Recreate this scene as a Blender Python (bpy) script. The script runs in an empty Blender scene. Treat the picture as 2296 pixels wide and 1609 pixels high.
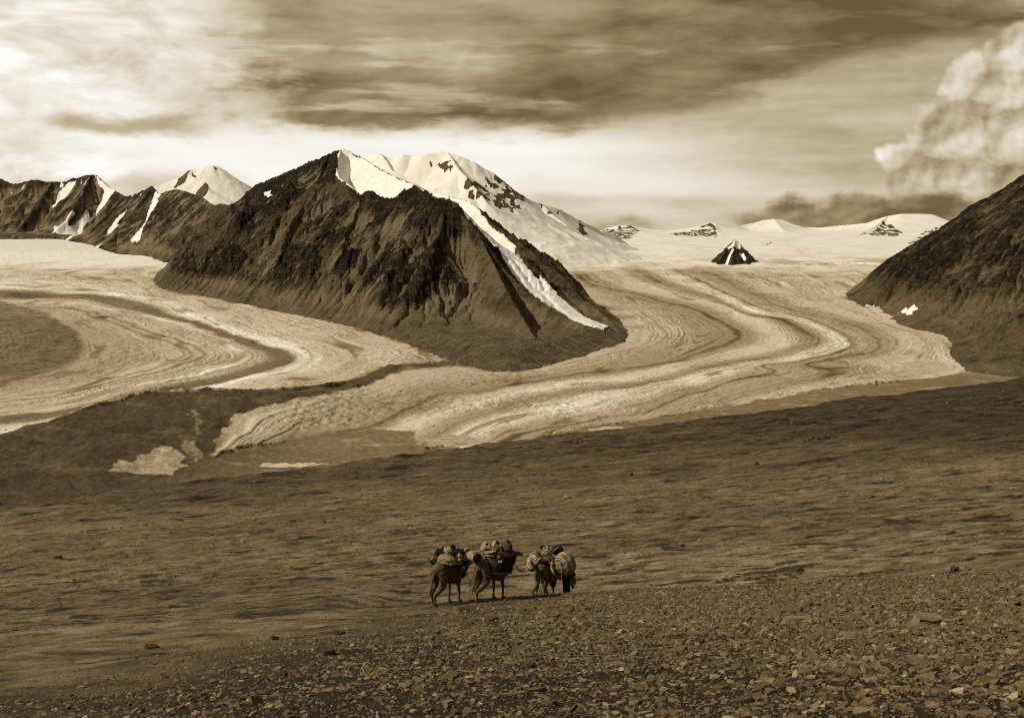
import bpy, bmesh, math, random, time
import numpy as np
from mathutils import Vector, Matrix, Euler
rng = np.random.default_rng(7)
random.seed(7)
T00 = time.time()
# ---------------------------------------------------------------- camera, world, sun, exposure
scene = bpy.context.scene
COL = scene.collection
FPX = 2861.0                     # focal length in units of a 2296 px wide picture
PITCH = math.atan((804.5 - 520.0) / FPX)
cam_d = bpy.data.cameras.new('camera')
cam = bpy.data.objects.new('camera', cam_d)
COL.objects.link(cam)
cam.location = (0, 0, 0)
cam.rotation_euler = (math.pi / 2 - PITCH, 0, 0)
cam_d.sensor_width = 36.0
cam_d.lens = 36.0 * FPX / 2296.0
cam_d.clip_start = 0.5
cam_d.clip_end = 90000.0
scene.camera = cam
scene.view_settings.view_transform = 'Standard'
scene.view_settings.look = 'None'
scene.view_settings.exposure = 0.45
scene.view_settings.gamma = 1.0
scene.view_settings.use_curve_mapping = False
scene.cycles.use_denoising = False
scene.cycles.filter_width = 1.1
SUN_EL, SUN_AZ = math.radians(41), math.radians(-108)   # azimuth from +Y, towards +X positive
SUN_STRENGTH, SUN_ANGLE = 3.0, math.radians(2.0)
sun_d = bpy.data.lights.new('sun', 'SUN')
sun = bpy.data.objects.new('sun', sun_d)
COL.objects.link(sun)
sun_d.energy = SUN_STRENGTH
sun_d.angle = SUN_ANGLE
sun_d.color = (1.0, 0.95, 0.86)
_sd = Vector((math.sin(SUN_AZ) * math.cos(SUN_EL), math.cos(SUN_AZ) * math.cos(SUN_EL), math.sin(SUN_EL)))
sun.rotation_euler = (-_sd).to_track_quat('-Z', 'Y').to_euler()

# ---------------------------------------------------------------- node helper: arithmetic on sockets
class NT:
    def __init__(s, tree): s.t = tree; s.n = tree.nodes; s.l = tree.links
    def node(s, typ, **kw):
        n = s.n.new(typ)
        for k, v in kw.items(): setattr(n, k, v)
        return n
    def val(s, sock): return V(s, sock)
    def put(s, inp, v):
        if isinstance(v, V): s.l.new(v.s, inp)
        elif v is not None: inp.default_value = v
    def math(s, op, a, b=None, clamp=False):
        n = s.node('ShaderNodeMath', operation=op, use_clamp=clamp)
        s.put(n.inputs[0], a)
        if b is not None: s.put(n.inputs[1], b)
        return V(s, n.outputs[0])
    def smooth(s, v, a, b, lo=0.0, hi=1.0):
        n = s.node('ShaderNodeMapRange', interpolation_type='SMOOTHSTEP')
        for i, x in enumerate((v, a, b, lo, hi)): s.put(n.inputs[i], x)
        return V(s, n.outputs[0])
    def lin(s, v, a, b, lo=0.0, hi=1.0):
        n = s.node('ShaderNodeMapRange', interpolation_type='LINEAR')
        for i, x in enumerate((v, a, b, lo, hi)): s.put(n.inputs[i], x)
        return V(s, n.outputs[0])
    def xyz(s, x, y, z):
        n = s.node('ShaderNodeCombineXYZ')
        for i, q in enumerate((x, y, z)): s.put(n.inputs[i], q)
        return V(s, n.outputs[0])
    def sep(s, v):
        n = s.node('ShaderNodeSeparateXYZ'); s.put(n.inputs[0], v)
        return [V(s, o) for o in n.outputs]
    def noise(s, vec, scale=1.0, detail=4.0, rough=0.55, dist=0.0, ridged=False):
        n = s.node('ShaderNodeTexNoise', noise_dimensions='3D')
        s.put(n.inputs['Vector'], vec)
        n.inputs['Scale'].default_value = scale; n.inputs['Detail'].default_value = detail
        n.inputs['Roughness'].default_value = rough; n.inputs['Distortion'].default_value = dist
        return V(s, n.outputs[0])
    def vor(s, vec, smooth=.6):
        n = s.node('ShaderNodeTexVoronoi', feature='F1'); s.put(n.inputs['Vector'], vec)
        n.inputs['Scale'].default_value = 1.0
        return V(s, n.outputs['Distance'])
    def mix(s, f, a, b):
        n = s.node('ShaderNodeMix', data_type='FLOAT')
        s.put(n.inputs[0], f); s.put(n.inputs[2], a); s.put(n.inputs[3], b)
        return V(s, n.outputs[0])
    def sepia(s, v):
        n = s.node('ShaderNodeValToRGB'); cr = n.color_ramp
        stops = SEPIA
        while len(cr.elements) < len(stops): cr.elements.new(0.5)
        for e, (p, c) in zip(cr.elements, stops): e.position = p; e.color = (*c, 1)
        s.put(n.inputs[0], v)
        return V(s, n.outputs[0])
    def attr(s, name):
        n = s.node('ShaderNodeAttribute', attribute_name=name)
        return V(s, n.outputs['Fac'])
SEPIA = [(0.0, (0, 0, 0)), (0.02, (.031, .0195, .0068)), (0.1, (.143, .0965, .0415)), (0.25, (.320, .243, .133)),
         (0.5, (.580, .488, .335)), (0.8, (.84, .79, .69)), (1.0, (1.0, .985, .94))]
def sep_rgb(L):
    xs = [p for p, c in SEPIA]
    return tuple(float(np.interp(L, xs, [c[i] for p, c in SEPIA])) for i in range(3)) + (1,)
class V:
    def __init__(s, nt, sock): s.nt = nt; s.s = sock
    def __add__(a, b): return a.nt.math('ADD', a, b)
    def __radd__(a, b): return a.nt.math('ADD', b, a)
    def __sub__(a, b): return a.nt.math('SUBTRACT', a, b)
    def __rsub__(a, b): return a.nt.math('SUBTRACT', b, a)
    def __mul__(a, b): return a.nt.math('MULTIPLY', a, b)
    def __rmul__(a, b): return a.nt.math('MULTIPLY', b, a)
    def __truediv__(a, b): return a.nt.math('DIVIDE', a, b)
    def max(a, b): return a.nt.math('MAXIMUM', a, b)
    def min(a, b): return a.nt.math('MINIMUM', a, b)
    def sqrt(a): return a.nt.math('SQRT', a)
    def pow(a, b): return a.nt.math('POWER', a, b)

# ---------------------------------------------------------------- sky: clouds by direction over a clear-sky base
world = bpy.data.worlds.new("World"); scene.world = world
world.use_nodes = True
wn = NT(world.node_tree)
for n in list(wn.n): wn.n.remove(n)
def AZ(px): return math.atan((px - 1148) / FPX)
def EL(py): return (520 - py) / FPX
def build_sky():
    w = wn
    tc = w.node('ShaderNodeTexCoord')
    d = V(w, tc.outputs['Generated'])
    x, y, z = w.sep(d)
    az = w.math('ARCTAN2', x, y)
    el = z / (x * x + y * y).max(1e-4).sqrt()
    # streaky, layered noise (long in azimuth, thin in elevation)
    def ns(fa, fe, seed, detail=5.0, rough=.55, dist=0.0):
        return w.noise(w.xyz(az * fa, el * fe, seed), 1.0, detail, rough, dist)
    big = ns(5, 13, 1.3, 6, .62); crisp = w.noise(w.xyz(az * 11, el * 42, 15.1), 1.0, 8, .62, .25)
    streak = ns(4, 46, 4.1, 5, .55)
    fine = ns(14, 70, 7.7, 4, .6)
    puff = ns(15, 34, 9.2, 6, .62, .4)
    puff2 = ns(7, 20, 12.5, 5, .6, .3)
    # left: bright broken cloud
    left = .90 + (puff - .5) * 1.3 + (puff2 - .5) * 1.1
    left = left - w.smooth(puff2 + (streak - .5) * .7, .52, .68) * .22
    # right: thin high layer
    right = .47 + (streak - .5) * .45 + (crisp - .5) * .5 + (big - .5) * .5
    right = right + w.smooth(el, .07, .01) * .12
    base = w.mix(w.smooth(az + (big - .5) * .3, -.16, .04), left, right)
    # bright gap above the peaks
    gap = w.smooth(el + (streak - .5) * .012, .088, .066) * w.smooth(az + (big - .5) * .2, .24, -.02)
    gap = gap * w.smooth(el + (puff2 - .5) * .07 + w.smooth(az, -.2, -.34) * -.03, .012, .05)
    base = w.mix(gap, base, .98 + (streak - .5) * .25)
    # bright streaks low right of the peak
    bst = w.smooth(el + (streak - .5) * .02 + az * .02, .026, .036) * w.smooth(el + (fine - .5) * .02, .052, .038)
    bst = bst * w.smooth(az, -.02, .02) * w.smooth(az + (big - .5) * .2, .22, .06)
    base = w.mix(bst, base, .85)
    # dark deck
    lo = .074 + w.smooth(az, -.02, .40, 0.0, .062)
    dk = w.smooth(el - lo + (big - .5) * .035 + (puff - .5) * .022 + (crisp - .5) * .05, -.006, .012)
    dk = dk * w.smooth(az + (big - .5) * .26 + (puff - .5) * .24 + (el - .1) * .6, -.25, -.13)
    dkL = .135 + (big - .48) * .50 + (crisp - .5) * .48 + (fine - .5) * .10 + (streak - .5) * .15
    dkL = dkL + w.smooth(el + (puff2 - .5) * .1, .115, .15) * w.smooth(az, .16, -.02) * (.05 + puff2 * .22)
    dkL = dkL + w.smooth(az + (streak - .5) * .2, .12, .36) * w.smooth(el, .155, .12) * .08
    dkL = dkL + w.smooth(el, .145, .30) * .12
    hole = w.smooth(streak + (puff2 - .5) * .6 + (big - .5) * .5, .58, .74)
    base = w.mix(dk * (1.0 - hole * .55), base, dkL.max(.08))
    # dark smudge low on the left
    sm = w.smooth(el + (puff - .5) * .03, .068, .076) * w.smooth(el + (puff - .5) * .03, .092, .080)
    sm = sm * w.smooth(az + (puff2 - .5) * .1, -.36, -.33) * w.smooth(az + (puff2 - .5) * .1, -.22, -.27)
    base = w.mix(sm * .7, base, .24)
    # grey veil low on the far left
    vl = w.smooth(az, -.17, -.27) * w.smooth(el + (puff - .5) * .03, .05, .03)
    base = w.mix(vl * .75, base, .55 + (puff - .5) * .5)
    # cumulus tower at the right
    wx_ = w.noise(w.xyz(az * 30, el * 30, 5.5), 1.0, 4, .6); wy_ = w.noise(w.xyz(az * 30, el * 30, 9.5), 1.0, 4, .6)
    def billow(ox, oy, k):
        q1 = w.vor(w.xyz((az + (wx_ - .5) * .02 + ox) * 26 * k, (el + (wy_ - .5) * .02 + oy) * 30 * k, 1.0))
        q2 = w.vor(w.xyz((az + (wx_ - .5) * .02 + ox) * 62 * k, (el + (wy_ - .5) * .02 + oy) * 68 * k, 4.0))
        q3 = w.noise(w.xyz((az + ox) * 150 * k, (el + oy) * 150 * k, 2.0), 1.0, 4, .6)
        return 1.02 - q1 * .62 - q2 * .20 + (q3 - .5) * .16
    cn = billow(0., 0., 1.0) - .02; cn2 = billow(.0045, -.0045, 1.0) - .02
    def blob(px, py, r):
        dx = az - AZ(px); dy = el - EL(py)
        return w.math('SUBTRACT', 1.0, (dx * dx + dy * dy).sqrt() / (r / FPX))
    c = blob(2215, 260, 110)
    for b in ((2130, 330, 105), (2245, 370, 160), (2065, 400, 85), (2330, 250, 170), (2140, 420, 110)): c = c.max(blob(*b))
    cm = w.smooth(c + (cn - .5) * 1.25, .03, .20)
    cL = .44 + (cn - cn2) * 1.5 + (cn - .5) * .45 + w.smooth(c + (cn - .5) * 1.0, .5, .1) * .10 + (az * -.35 + el * .9 + .05)
    base = w.mix(cm * .92, base, cL.max(.16))
    # dark low cloud bank behind the far snow ridge, and a small grey one
    dn = w.noise(w.xyz(az * 17, el * 34, 8.8), 1.0, 5, .52, .1); dn2 = w.noise(w.xyz(az * 17 + .06, el * 34 - .1, 8.8), 1.0, 5, .52, .1)
    ln = w.noise(w.xyz(az * 22, 3.1, 7.7), 1.0, 4, .6)
    top = EL(449) + (ln - .5) * .028 + w.smooth(az, AZ(1640), AZ(1760), -.008, .0) + w.smooth(az, AZ(1840), AZ(1890)) * w.smooth(az, AZ(1960), AZ(1910)) * .005
    dm = w.smooth(el - top + (dn - .5) * .034, .005, -.006) * w.smooth(az + (dn - .5) * .05, AZ(1640), AZ(1690))
    base = w.mix(dm * .95, base, (.17 + (dn - .5) * .3 + (dn - dn2) * 1.0).max(.08))
    dm = w.smooth(el - EL(494) + (dn - .5) * .022, .003, -.004) * w.smooth(az + (dn - .5) * .04, AZ(1300), AZ(1330)) * w.smooth(az + (dn - .5) * .04, AZ(1500), AZ(1450))
    base = w.mix(dm * .9, base, (.42 + (dn - .5) * .3 + (dn - dn2) * .9))
    # the rest of the dome, above and behind the picture
    up = w.smooth(el, .22, .6)
    base = w.mix(up, base, SKY_UP + (puff2 - .5) * .2)
    back = w.smooth(w.math('ABSOLUTE', az), .55, 1.2)
    base = w.mix(back, base, SKY_BACK + (puff2 - .5) * .25)
    # clear air behind the cloud
    sky = w.node('ShaderNodeTexSky', sky_type='NISHITA')
    sky.sun_disc = False; sky.sun_elevation = SUN_EL; sky.sun_rotation = SUN_AZ
    bw = w.node('ShaderNodeRGBToBW'); w.l.new(sky.outputs[0], bw.inputs[0])
    clear = V(w, bw.outputs[0]) * SKY_STR
    L = w.mix(.93, clear, base).max(.03).min(1.0)
    cm_ = w.node('ShaderNodeMix', data_type='RGBA')
    w.put(cm_.inputs[0], up.max(back) * .85); w.l.new(w.sepia(L).s, cm_.inputs[6]); w.l.new(w.xyz(L, L, L).s, cm_.inputs[7])
    col = V(w, cm_.outputs[2])
    vm = w.node('ShaderNodeVectorMath', operation='SCALE')
    w.l.new(col.s, vm.inputs[0]); vm.inputs['Scale'].default_value = SKY_GAIN / SKY_STR
    bg = w.node('ShaderNodeBackground'); w.l.new(vm.outputs[0], bg.inputs[0])
    bg.inputs[1].default_value = SKY_STR
    out = w.node('ShaderNodeOutputWorld'); w.l.new(bg.outputs[0], out.inputs[0])
SKY_STR, SKY_GAIN, SKY_UP, SKY_BACK = 0.1, .732, .23, .24
build_sky()

# ---------------------------------------------------------------- numpy noise
_perm = np.random.default_rng(11).permutation(4096).astype(np.int32)
_ga = np.random.default_rng(12).uniform(0, 2 * np.pi, 4096)
_gx, _gy = np.cos(_ga).astype(np.float32), np.sin(_ga).astype(np.float32)
def pn(x, y, seed=0):
    x = np.asarray(x, np.float64); y = np.asarray(y, np.float64)
    xi = np.floor(x); yi = np.floor(y)
    fx = (x - xi).astype(np.float32); fy = (y - yi).astype(np.float32)
    xi = xi.astype(np.int64); yi = yi.astype(np.int64)
    def g(ix, iy, dx, dy):
        h = _perm[(ix + _perm[(iy + seed * 57) & 4095]) & 4095]
        return _gx[h] * dx + _gy[h] * dy
    u = fx * fx * fx * (fx * (fx * 6 - 15) + 10); v = fy * fy * fy * (fy * (fy * 6 - 15) + 10)
    a = g(xi, yi, fx, fy); b = g(xi + 1, yi, fx - 1, fy)
    c = g(xi, yi + 1, fx, fy - 1); d = g(xi + 1, yi + 1, fx - 1, fy - 1)
    return ((a + u * (b - a)) * (1 - v) + (c + u * (d - c)) * v) * 1.5
def fbm(x, y, o=5, seed=0, gain=.5, lac=2.03):
    s = 0; a = 1.0; n = 0
    for i in range(o):
        s = s + a * pn(x, y, seed + i * 7); n += a
        x = x * lac + 13.7; y = y * lac + 7.1; a *= gain
    return s / n
def ridged(x, y, o=5, seed=0, gain=.5, lac=2.07):
    s = 0; a = 1.0; n = 0; w = 1.0
    for i in range(o):
        r = 1 - np.abs(pn(x, y, seed + i * 5)); r = r * r
        s = s + a * r * w; n += a; w = np.clip(r * 1.4, 0, 1)
        x = x * lac + 3.7; y = y * lac + 9.1; a *= gain
    return s / n
def sst(v, a, b):
    t = np.clip((v - a) / (b - a), 0, 1); return t * t * (3 - 2 * t)

# ---------------------------------------------------------------- picture point -> ray
cP, sP = math.cos(PITCH), math.sin(PITCH)
def ray(px, py):
    u = (px - 1148) / FPX; v = (py - 804.5) / FPX
    y = cP - v * sP; z = -sP - v * cP
    return u / y, z / y                       # x/y and z/y
def at(px, py, Y):
    t, s = ray(px, py); return (t * Y, Y, s * Y)
G0, GS = -360.0, 0.03                         # glacier plane
def gz(y): return np.minimum(G0 + GS * y, 6 + 0 * y)
def on_glacier(px, py):
    t, s = ray(px, py); Y = G0 / (s - GS)
    return (t * Y, Y)

# ---------------------------------------------------------------- mesh helpers
def grid_mesh(name, X, Y, Z, mat, attrs=None, kind='structure', label=None):
    ny, nx = X.shape
    me = bpy.data.meshes.new(name)
    co = np.stack([X, Y, Z], -1).astype(np.float32).reshape(-1)
    i = np.arange(ny * nx, dtype=np.int32).reshape(ny, nx)
    q = np.stack([i[:-1, :-1], i[:-1, 1:], i[1:, 1:], i[1:, :-1]], -1).reshape(-1)
    nf = (ny - 1) * (nx - 1)
    me.vertices.add(ny * nx); me.vertices.foreach_set('co', co)
    me.loops.add(nf * 4); me.loops.foreach_set('vertex_index', q)
    me.polygons.add(nf)
    me.polygons.foreach_set('loop_start', np.arange(0, nf * 4, 4, dtype=np.int32))
    me.update(calc_edges=True)
    me.polygons.foreach_set('use_smooth', np.ones(nf, bool))
    for k, v in (attrs or {}).items():
        a = me.attributes.new(k, 'FLOAT', 'POINT'); a.data.foreach_set('value', np.clip(v, -9, 9).astype(np.float32).reshape(-1))
    me.materials.append(mat)
    o = bpy.data.objects.new(name, me); COL.objects.link(o)
    if kind: o['kind'] = kind
    if label: o['label'] = label
    return o
def in_poly(X, Y, poly):
    r = np.zeros(X.shape, bool); n = len(poly)
    for i in range(n):
        x1, y1 = poly[i]; x2, y2 = poly[(i + 1) % n]
        if y1 == y2: continue
        c = ((y1 > Y) != (y2 > Y)) & (X < (x2 - x1) * (Y - y1) / (y2 - y1) + x1)
        r ^= c
    return r
def seg_dist(X, Y, pts):
    """distance to a plan polyline and arc length at the nearest point"""
    bd = np.full(X.shape, 1e18); bs = np.zeros(X.shape); s0 = 0.0
    for (x1, y1), (x2, y2) in zip(pts[:-1], pts[1:]):
        dx, dy = x2 - x1, y2 - y1; L2 = dx * dx + dy * dy + 1e-9
        t = np.clip(((X - x1) * dx + (Y - y1) * dy) / L2, 0, 1)
        d = (X - x1 - t * dx) ** 2 + (Y - y1 - t * dy) ** 2
        L = math.sqrt(L2); m = d < bd
        bd[m] = d[m]; bs[m] = (s0 + t * L)[m]; s0 += L
    return np.sqrt(bd), bs
def smooth_line(pts, n=6):
    """Catmull-Rom through picture points"""
    p = np.array([pts[0]] + list(pts) + [pts[-1]], float); out = []
    for i in range(1, len(p) - 2):
        for k in range(n):
            t = k / n
            a, b, c, d = p[i - 1], p[i], p[i + 1], p[i + 2]
            out.append(.5 * ((2 * b) + (c - a) * t + (2 * a - 5 * b + 4 * c - d) * t * t + (3 * b - 3 * c + d - a) * t ** 3))
    out.append(p[-2]); return [tuple(q) for q in out]

# ---------------------------------------------------------------- landscape materials
def new_mat(name):
    m = bpy.data.materials.new(name); m.use_nodes = True
    nt = NT(m.node_tree)
    b = nt.n['Principled BSDF']; b.inputs['Roughness'].default_value = .9
    b.inputs['Specular IOR Level'].default_value = .15
    return m, nt, b
def bump(nt, b, h, strength=.5, dist=1.0):
    n = nt.node('ShaderNodeBump'); n.inputs['Strength'].default_value = strength; n.inputs['Distance'].default_value = dist
    nt.put(n.inputs['Height'], h); nt.l.new(n.outputs[0], b.inputs['Normal'])
def obj_co(nt):
    return V(nt, nt.node('ShaderNodeTexCoord').outputs['Object'])
def mat_rock():
    m, nt, b = new_mat('mountain_rock')
    co = obj_co(nt)
    n1 = nt.noise(co, .02, 8, .65); n2 = nt.noise(co, .09, 6, .7); n3 = nt.noise(co, .004, 4, .5)
    n4 = nt.noise(co, .25, 4, .7)
    rock = .036 + (n2 - .5) * .21 + (n1 - .5) * .17 + (n4 - .5) * .15 + nt.attr('var') * .055
    scree = .165 + (n2 - .5) * .15 + (n3 - .5) * .08 + (n4 - .5) * .17 + (n1 - .5) * .10 + nt.attr('var') * .06
    mp = nt.node('ShaderNodeMapping'); nt.l.new(co.s, mp.inputs[0]); mp.inputs['Rotation'].default_value = (.5, .35, .2); mp.inputs['Scale'].default_value = (.012, .012, .16)
    st = nt.noise(V(nt, mp.outputs[0]), 1.0, 6, .68)
    rock = rock + (st - .5) * .22
    scree = scree + (st - .5) * .03
    g = nt.mix(nt.attr('scree'), rock, scree)
    sn = nt.smooth(nt.attr('snow') + (n2 - .5) * 1.1 + (n4 - .5) * .8, .34, .66)
    L = nt.mix(sn, g.max(.012), SNOW_L + (n1 - .5) * .3 + (st - .5) * .25)
    nt.l.new(nt.sepia(L).s, b.inputs['Base Color'])
    bump(nt, b, (n2 * 26.0 + n1 * 36 + n4 * 10 + st * 24) * (1.0 - sn * .93) * (1.0 - nt.attr('scree') * .45), 1.0, 1.0)
    return m
SNOW_L = .69
M_ROCK = mat_rock()
def mat_snow():
    m, nt, b = new_mat('firn_snow')
    co = obj_co(nt)
    n1 = nt.noise(co, .01, 7, .6); n2 = nt.noise(co, .07, 5, .7)
    rk = nt.smooth(nt.attr('rock') + (n2 - .5) * .55, .45, .62)
    L = nt.mix(rk, SNOW_L - .03 + (n1 - .5) * .26 - nt.attr('ice') * .35, (.03 + n2 * .06))
    nt.l.new(nt.sepia(L).s, b.inputs['Base Color'])
    b.inputs['Roughness'].default_value = .7
    bump(nt, b, n2 * 4.0 * (rk + .04) + n1 * .8, .8, 1.0)
    return m
M_SNOW = mat_snow()
def mat_glacier():
    m, nt, b = new_mat('glacier_ice')
    co = obj_co(nt)
    n2 = nt.noise(co, .16, 5, .7); n1 = nt.noise(co, .03, 5, .6)
    sp = nt.noise(co, .11, 3, .6)
    L = nt.attr('tone')
    L = L * (.86 + n2 * .16 + n1 * .12) - nt.smooth(sp, .70, .76) * .10
    nt.l.new(nt.sepia(L.max(.02)).s, b.inputs['Base Color'])
    b.inputs['Roughness'].default_value = .75
    bump(nt, b, n2 * 2.0 + n1 * 5, .4, 1.0)
    return m
M_GLAC = mat_glacier()
def mat_ground():
    m, nt, b = new_mat('steppe_ground')
    co = obj_co(nt)
    n1 = nt.noise(co, 2.2, 6, .7); n2 = nt.noise(co, .35, 5, .6); n3 = nt.noise(co, 9.0, 4, .7)
    L = nt.attr('tone') * (.35 + n1 * .62 + n2 * .35 + (n3 - .5) * .5)
    nt.l.new(nt.sepia(L.max(.008)).s, b.inputs['Base Color'])
    bump(nt, b, n1 * .35 + n3 * .08 + n2 * .5, .8, 1.0)
    return m
M_GROUND = mat_ground()

# ---------------------------------------------------------------- mountains: heightfields hung on ridge lines
def ridge_field(X, Y, ridges, S):
    best = np.full(X.shape, -1e9); bd = np.zeros(X.shape); bs = np.zeros(X.shape); s0 = 0.0
    for ln in ridges:
        k = 1.0
        if isinstance(ln, tuple): k, ln = ln
        P3 = [at(*p) for p in ln]
        for (x1, y1, z1), (x2, y2, z2) in zip(P3[:-1], P3[1:]):
            dx, dy = x2 - x1, y2 - y1; L2 = dx * dx + dy * dy + 1e-6; L = math.sqrt(L2)
            t = np.clip(((X - x1) * dx + (Y - y1) * dy) / L2, 0, 1)
            d = np.hypot(X - x1 - t * dx, Y - y1 - t * dy)
            v = z1 + (z2 - z1) * t - S(d) * k
            m = v > best
            best[m] = v[m]; bd[m] = d[m]; bs[m] = (s0 + t * L)[m]; s0 += L
        s0 += 977.0
    return best, bd, bs
def drop(k1, k2, L): return lambda d: k2 * d + (k1 - k2) * L * (1 - np.exp(-d / L))
def box(a, r):
    for ax in (0, 1):
        p = np.pad(a, [(r + 1, r) if i == ax else (0, 0) for i in (0, 1)], mode='edge').cumsum(ax)
        n = a.shape[ax]; s1 = [slice(None)] * 2; s0 = [slice(None)] * 2
        s1[ax] = slice(2 * r + 1, 2 * r + 1 + n); s0[ax] = slice(0, n)
        a = (p[tuple(s1)] - p[tuple(s0)]) / (2 * r + 1)
    return a
def erode(z, cell, base, steps=45, K=.07, m=.45, warm=40, soft=.09):
    """running water: steepest-descent drainage cuts branching gullies, ribs stay between"""
    ny, nx = z.shape; idx = np.arange(ny * nx).reshape(ny, nx)
    A = np.ones(ny * nx); nb = [(-1, 0), (1, 0), (0, -1), (0, 1), (-1, -1), (-1, 1), (1, -1), (1, 1)]
    for it in range(steps):
        p = np.pad(z, 1, mode='edge'); ip = np.pad(idx, 1, mode='edge')
        best = np.zeros(z.shape); rec = idx.copy(); low = np.full(z.shape, 1e9)
        for dy, dx in nb:
            q = p[1 + dy:1 + dy + ny, 1 + dx:1 + dx + nx]; s = (z - q) / (cell * math.hypot(dy, dx))
            mm = s > best; best = np.where(mm, s, best); rec = np.where(mm, ip[1 + dy:1 + dy + ny, 1 + dx:1 + dx + nx], rec); low = np.minimum(low, q)
        pit = best <= 0; rf = rec.reshape(-1); w0 = (~pit).reshape(-1).astype(float)
        for _ in range(warm if it else warm * 5): A = 1 + np.bincount(rf, A * w0, ny * nx)
        dz = np.minimum(K * A.reshape(ny, nx) ** m * best, .55 * (z - z.reshape(-1)[rf].reshape(ny, nx)))
        z = z - np.where(base, 0, dz)
        z = np.where(pit & ~base, np.maximum(z, low + .02), z)
        z = z * (1 - soft) + soft * np.where(base, z, blur(z))
    return z, A.reshape(ny, nx)
def eroded(F, Zr, gzf, x0, x1, y0, y1, cell, seed, amp=(14., 5.), **kw):
    """erode a plan-square copy of the slope, hand back the change and the drainage on the fan grid"""
    xs = np.arange(x0, x1, cell); ys = np.arange(y0, y1, cell); GX, GY = np.meshgrid(xs, ys)
    def bil(A, fx, fy):
        fx = np.clip(fx, 0, A.shape[1] - 1.001); fy = np.clip(fy, 0, A.shape[0] - 1.001); ix = fx.astype(int); iy = fy.astype(int); u = fx - ix; v = fy - iy
        return (A[iy, ix] * (1 - u) + A[iy, ix + 1] * u) * (1 - v) + (A[iy + 1, ix] * (1 - u) + A[iy + 1, ix + 1] * u) * v
    def rowof(y): return np.interp(y, F.y, np.arange(len(F.y)))
    Z0 = bil(Zr, (GX / GY - F.t[0]) / (F.t[1] - F.t[0]), rowof(GY))
    h = Z0 - gzf(GY); base = h < 4
    z = Z0 + sst(h, 10, 80) * (2.2 * amp[0] * fbm(GX / 260, GY / 260, 2, seed + 5) + amp[0] * fbm(GX / 110, GY / 110, 3, seed) + amp[1] * fbm(GX / 25, GY / 25, 3, seed + 9))
    z, A = erode(z, cell, base, **kw)
    D = z - Z0; tp = z - box(box(z, int(45 / cell) + 1), int(45 / cell) + 1)
    gy, gx = np.gradient(box(z, 1), cell); sl = np.hypot(gx, gy)
    fx = (F.X - x0) / cell; fy = (F.Y - y0) / cell
    m = sst(fx, 0, 12) * sst(fx, len(xs) - 1, len(xs) - 13) * sst(fy, 0, 12) * sst(fy, len(ys) - 1, len(ys) - 13)
    return bil(D, fx, fy) * m, bil(tp, fx, fy) * m, bil(np.log(A), fx, fy) * m, bil(sl, fx, fy), m
class Field:
    """grid fanning out in depth: columns x/y, rows y"""
    def __init__(s, px0, px1, nx, y0, y1, ny, geo=True):
        t = np.linspace((px0 - 1148) / FPX, (px1 - 1148) / FPX, nx)
        y = y0 * (y1 / y0) ** np.linspace(0, 1, ny) if geo else np.linspace(y0, y1, ny)
        s.t, s.y = t, y
        s.Y = np.repeat(y[:, None], nx, 1); s.X = s.Y * t[None, :]
    def hit(s, px, py, Z):
        t, sl = ray(px, py)
        c = int(np.clip(round((t - s.t[0]) / (s.t[1] - s.t[0])), 0, len(s.t) - 1))
        ok = np.nonzero(Z[:, c] >= sl * s.y)[0]
        if len(ok) == 0:                      # above the skyline: the row that comes nearest
            r = int(np.argmax(Z[:, c] / s.y))
        else: r = ok[0]
        return (t * s.y[r], s.y[r])
    def poly(s, pts, Z): return [s.hit(px, py, Z) for px, py in pts]
    def cells(s, pts, Z, wob=0.0, seed=0, sc=60.):
        """soft mask of a patch whose outline was met on this surface"""
        P = np.array(s.poly(pts, Z)); m = np.zeros(s.X.shape)
        x0, y0 = P.min(0) - 4 * wob - 30; x1, y1 = P.max(0) + 4 * wob + 30
        r0, r1 = np.searchsorted(s.y, [y0, y1])
        if r1 <= r0: return m
        X = s.X[r0:r1]; Y = s.Y[r0:r1]
        if wob:
            X = X + fbm(X / sc, Y / sc, 4, seed) * wob; Y = Y + fbm(X / sc + 50, Y / sc, 4, seed + 3) * wob * 1.6
        m[r0:r1] = in_poly(X, Y, [tuple(p) for p in P])
        return m
def blur(m, n=1):
    for _ in range(n):
        p = np.pad(m, 1, mode='edge')
        m = (p[:-2, 1:-1] + p[2:, 1:-1] + p[1:-1, :-2] + p[1:-1, 2:] + 2 * p[1:-1, 1:-1]) / 6
    return m
def skirt(Z, Y, keep=60):
    return np.maximum(Z, gz(Y) - keep)
def base_cap(F, outline, closing, k_in=.95, k_min=.30, h_min=26., wob=10., seed=200):
    """signed run inside a foot line that was met on the glacier plane -> ceiling and floor for the slope"""
    ln = [on_glacier(*p) for p in smooth_line(outline, 4)]
    X = F.X + wob * fbm(F.X / 60, F.Y / 60, 4, seed, .6); Y = F.Y + 1.6 * wob * fbm(F.X / 60, F.Y / 60 + 9, 4, seed + 4, .6)
    d, _ = seg_dist(X, Y, ln)
    ins = in_poly(X, Y, ln + closing)
    sd = np.where(ins, d, -d)
    cap = gz(F.Y) + np.where(ins, 2 + sd * k_in, sd * .8)
    flo = gz(F.Y) + np.where(ins, np.minimum(sd * k_min, h_min), sd * .8)
    return cap, flo, sd
def fit(Z, cap, flo, k=10.):
    m = np.minimum(Z, cap); Z = m - k * np.log(np.exp(np.clip(-(Z - m) / k, -50, 0)) + np.exp(np.clip(-(cap - m) / k, -50, 0))) + k * .0
    m = np.maximum(Z, flo); k = 5.
    return m + k * np.log(np.exp(np.clip((Z - m) / k, -50, 0)) + np.exp(np.clip((flo - m) / k, -50, 0)))
RES = 1.0
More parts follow.
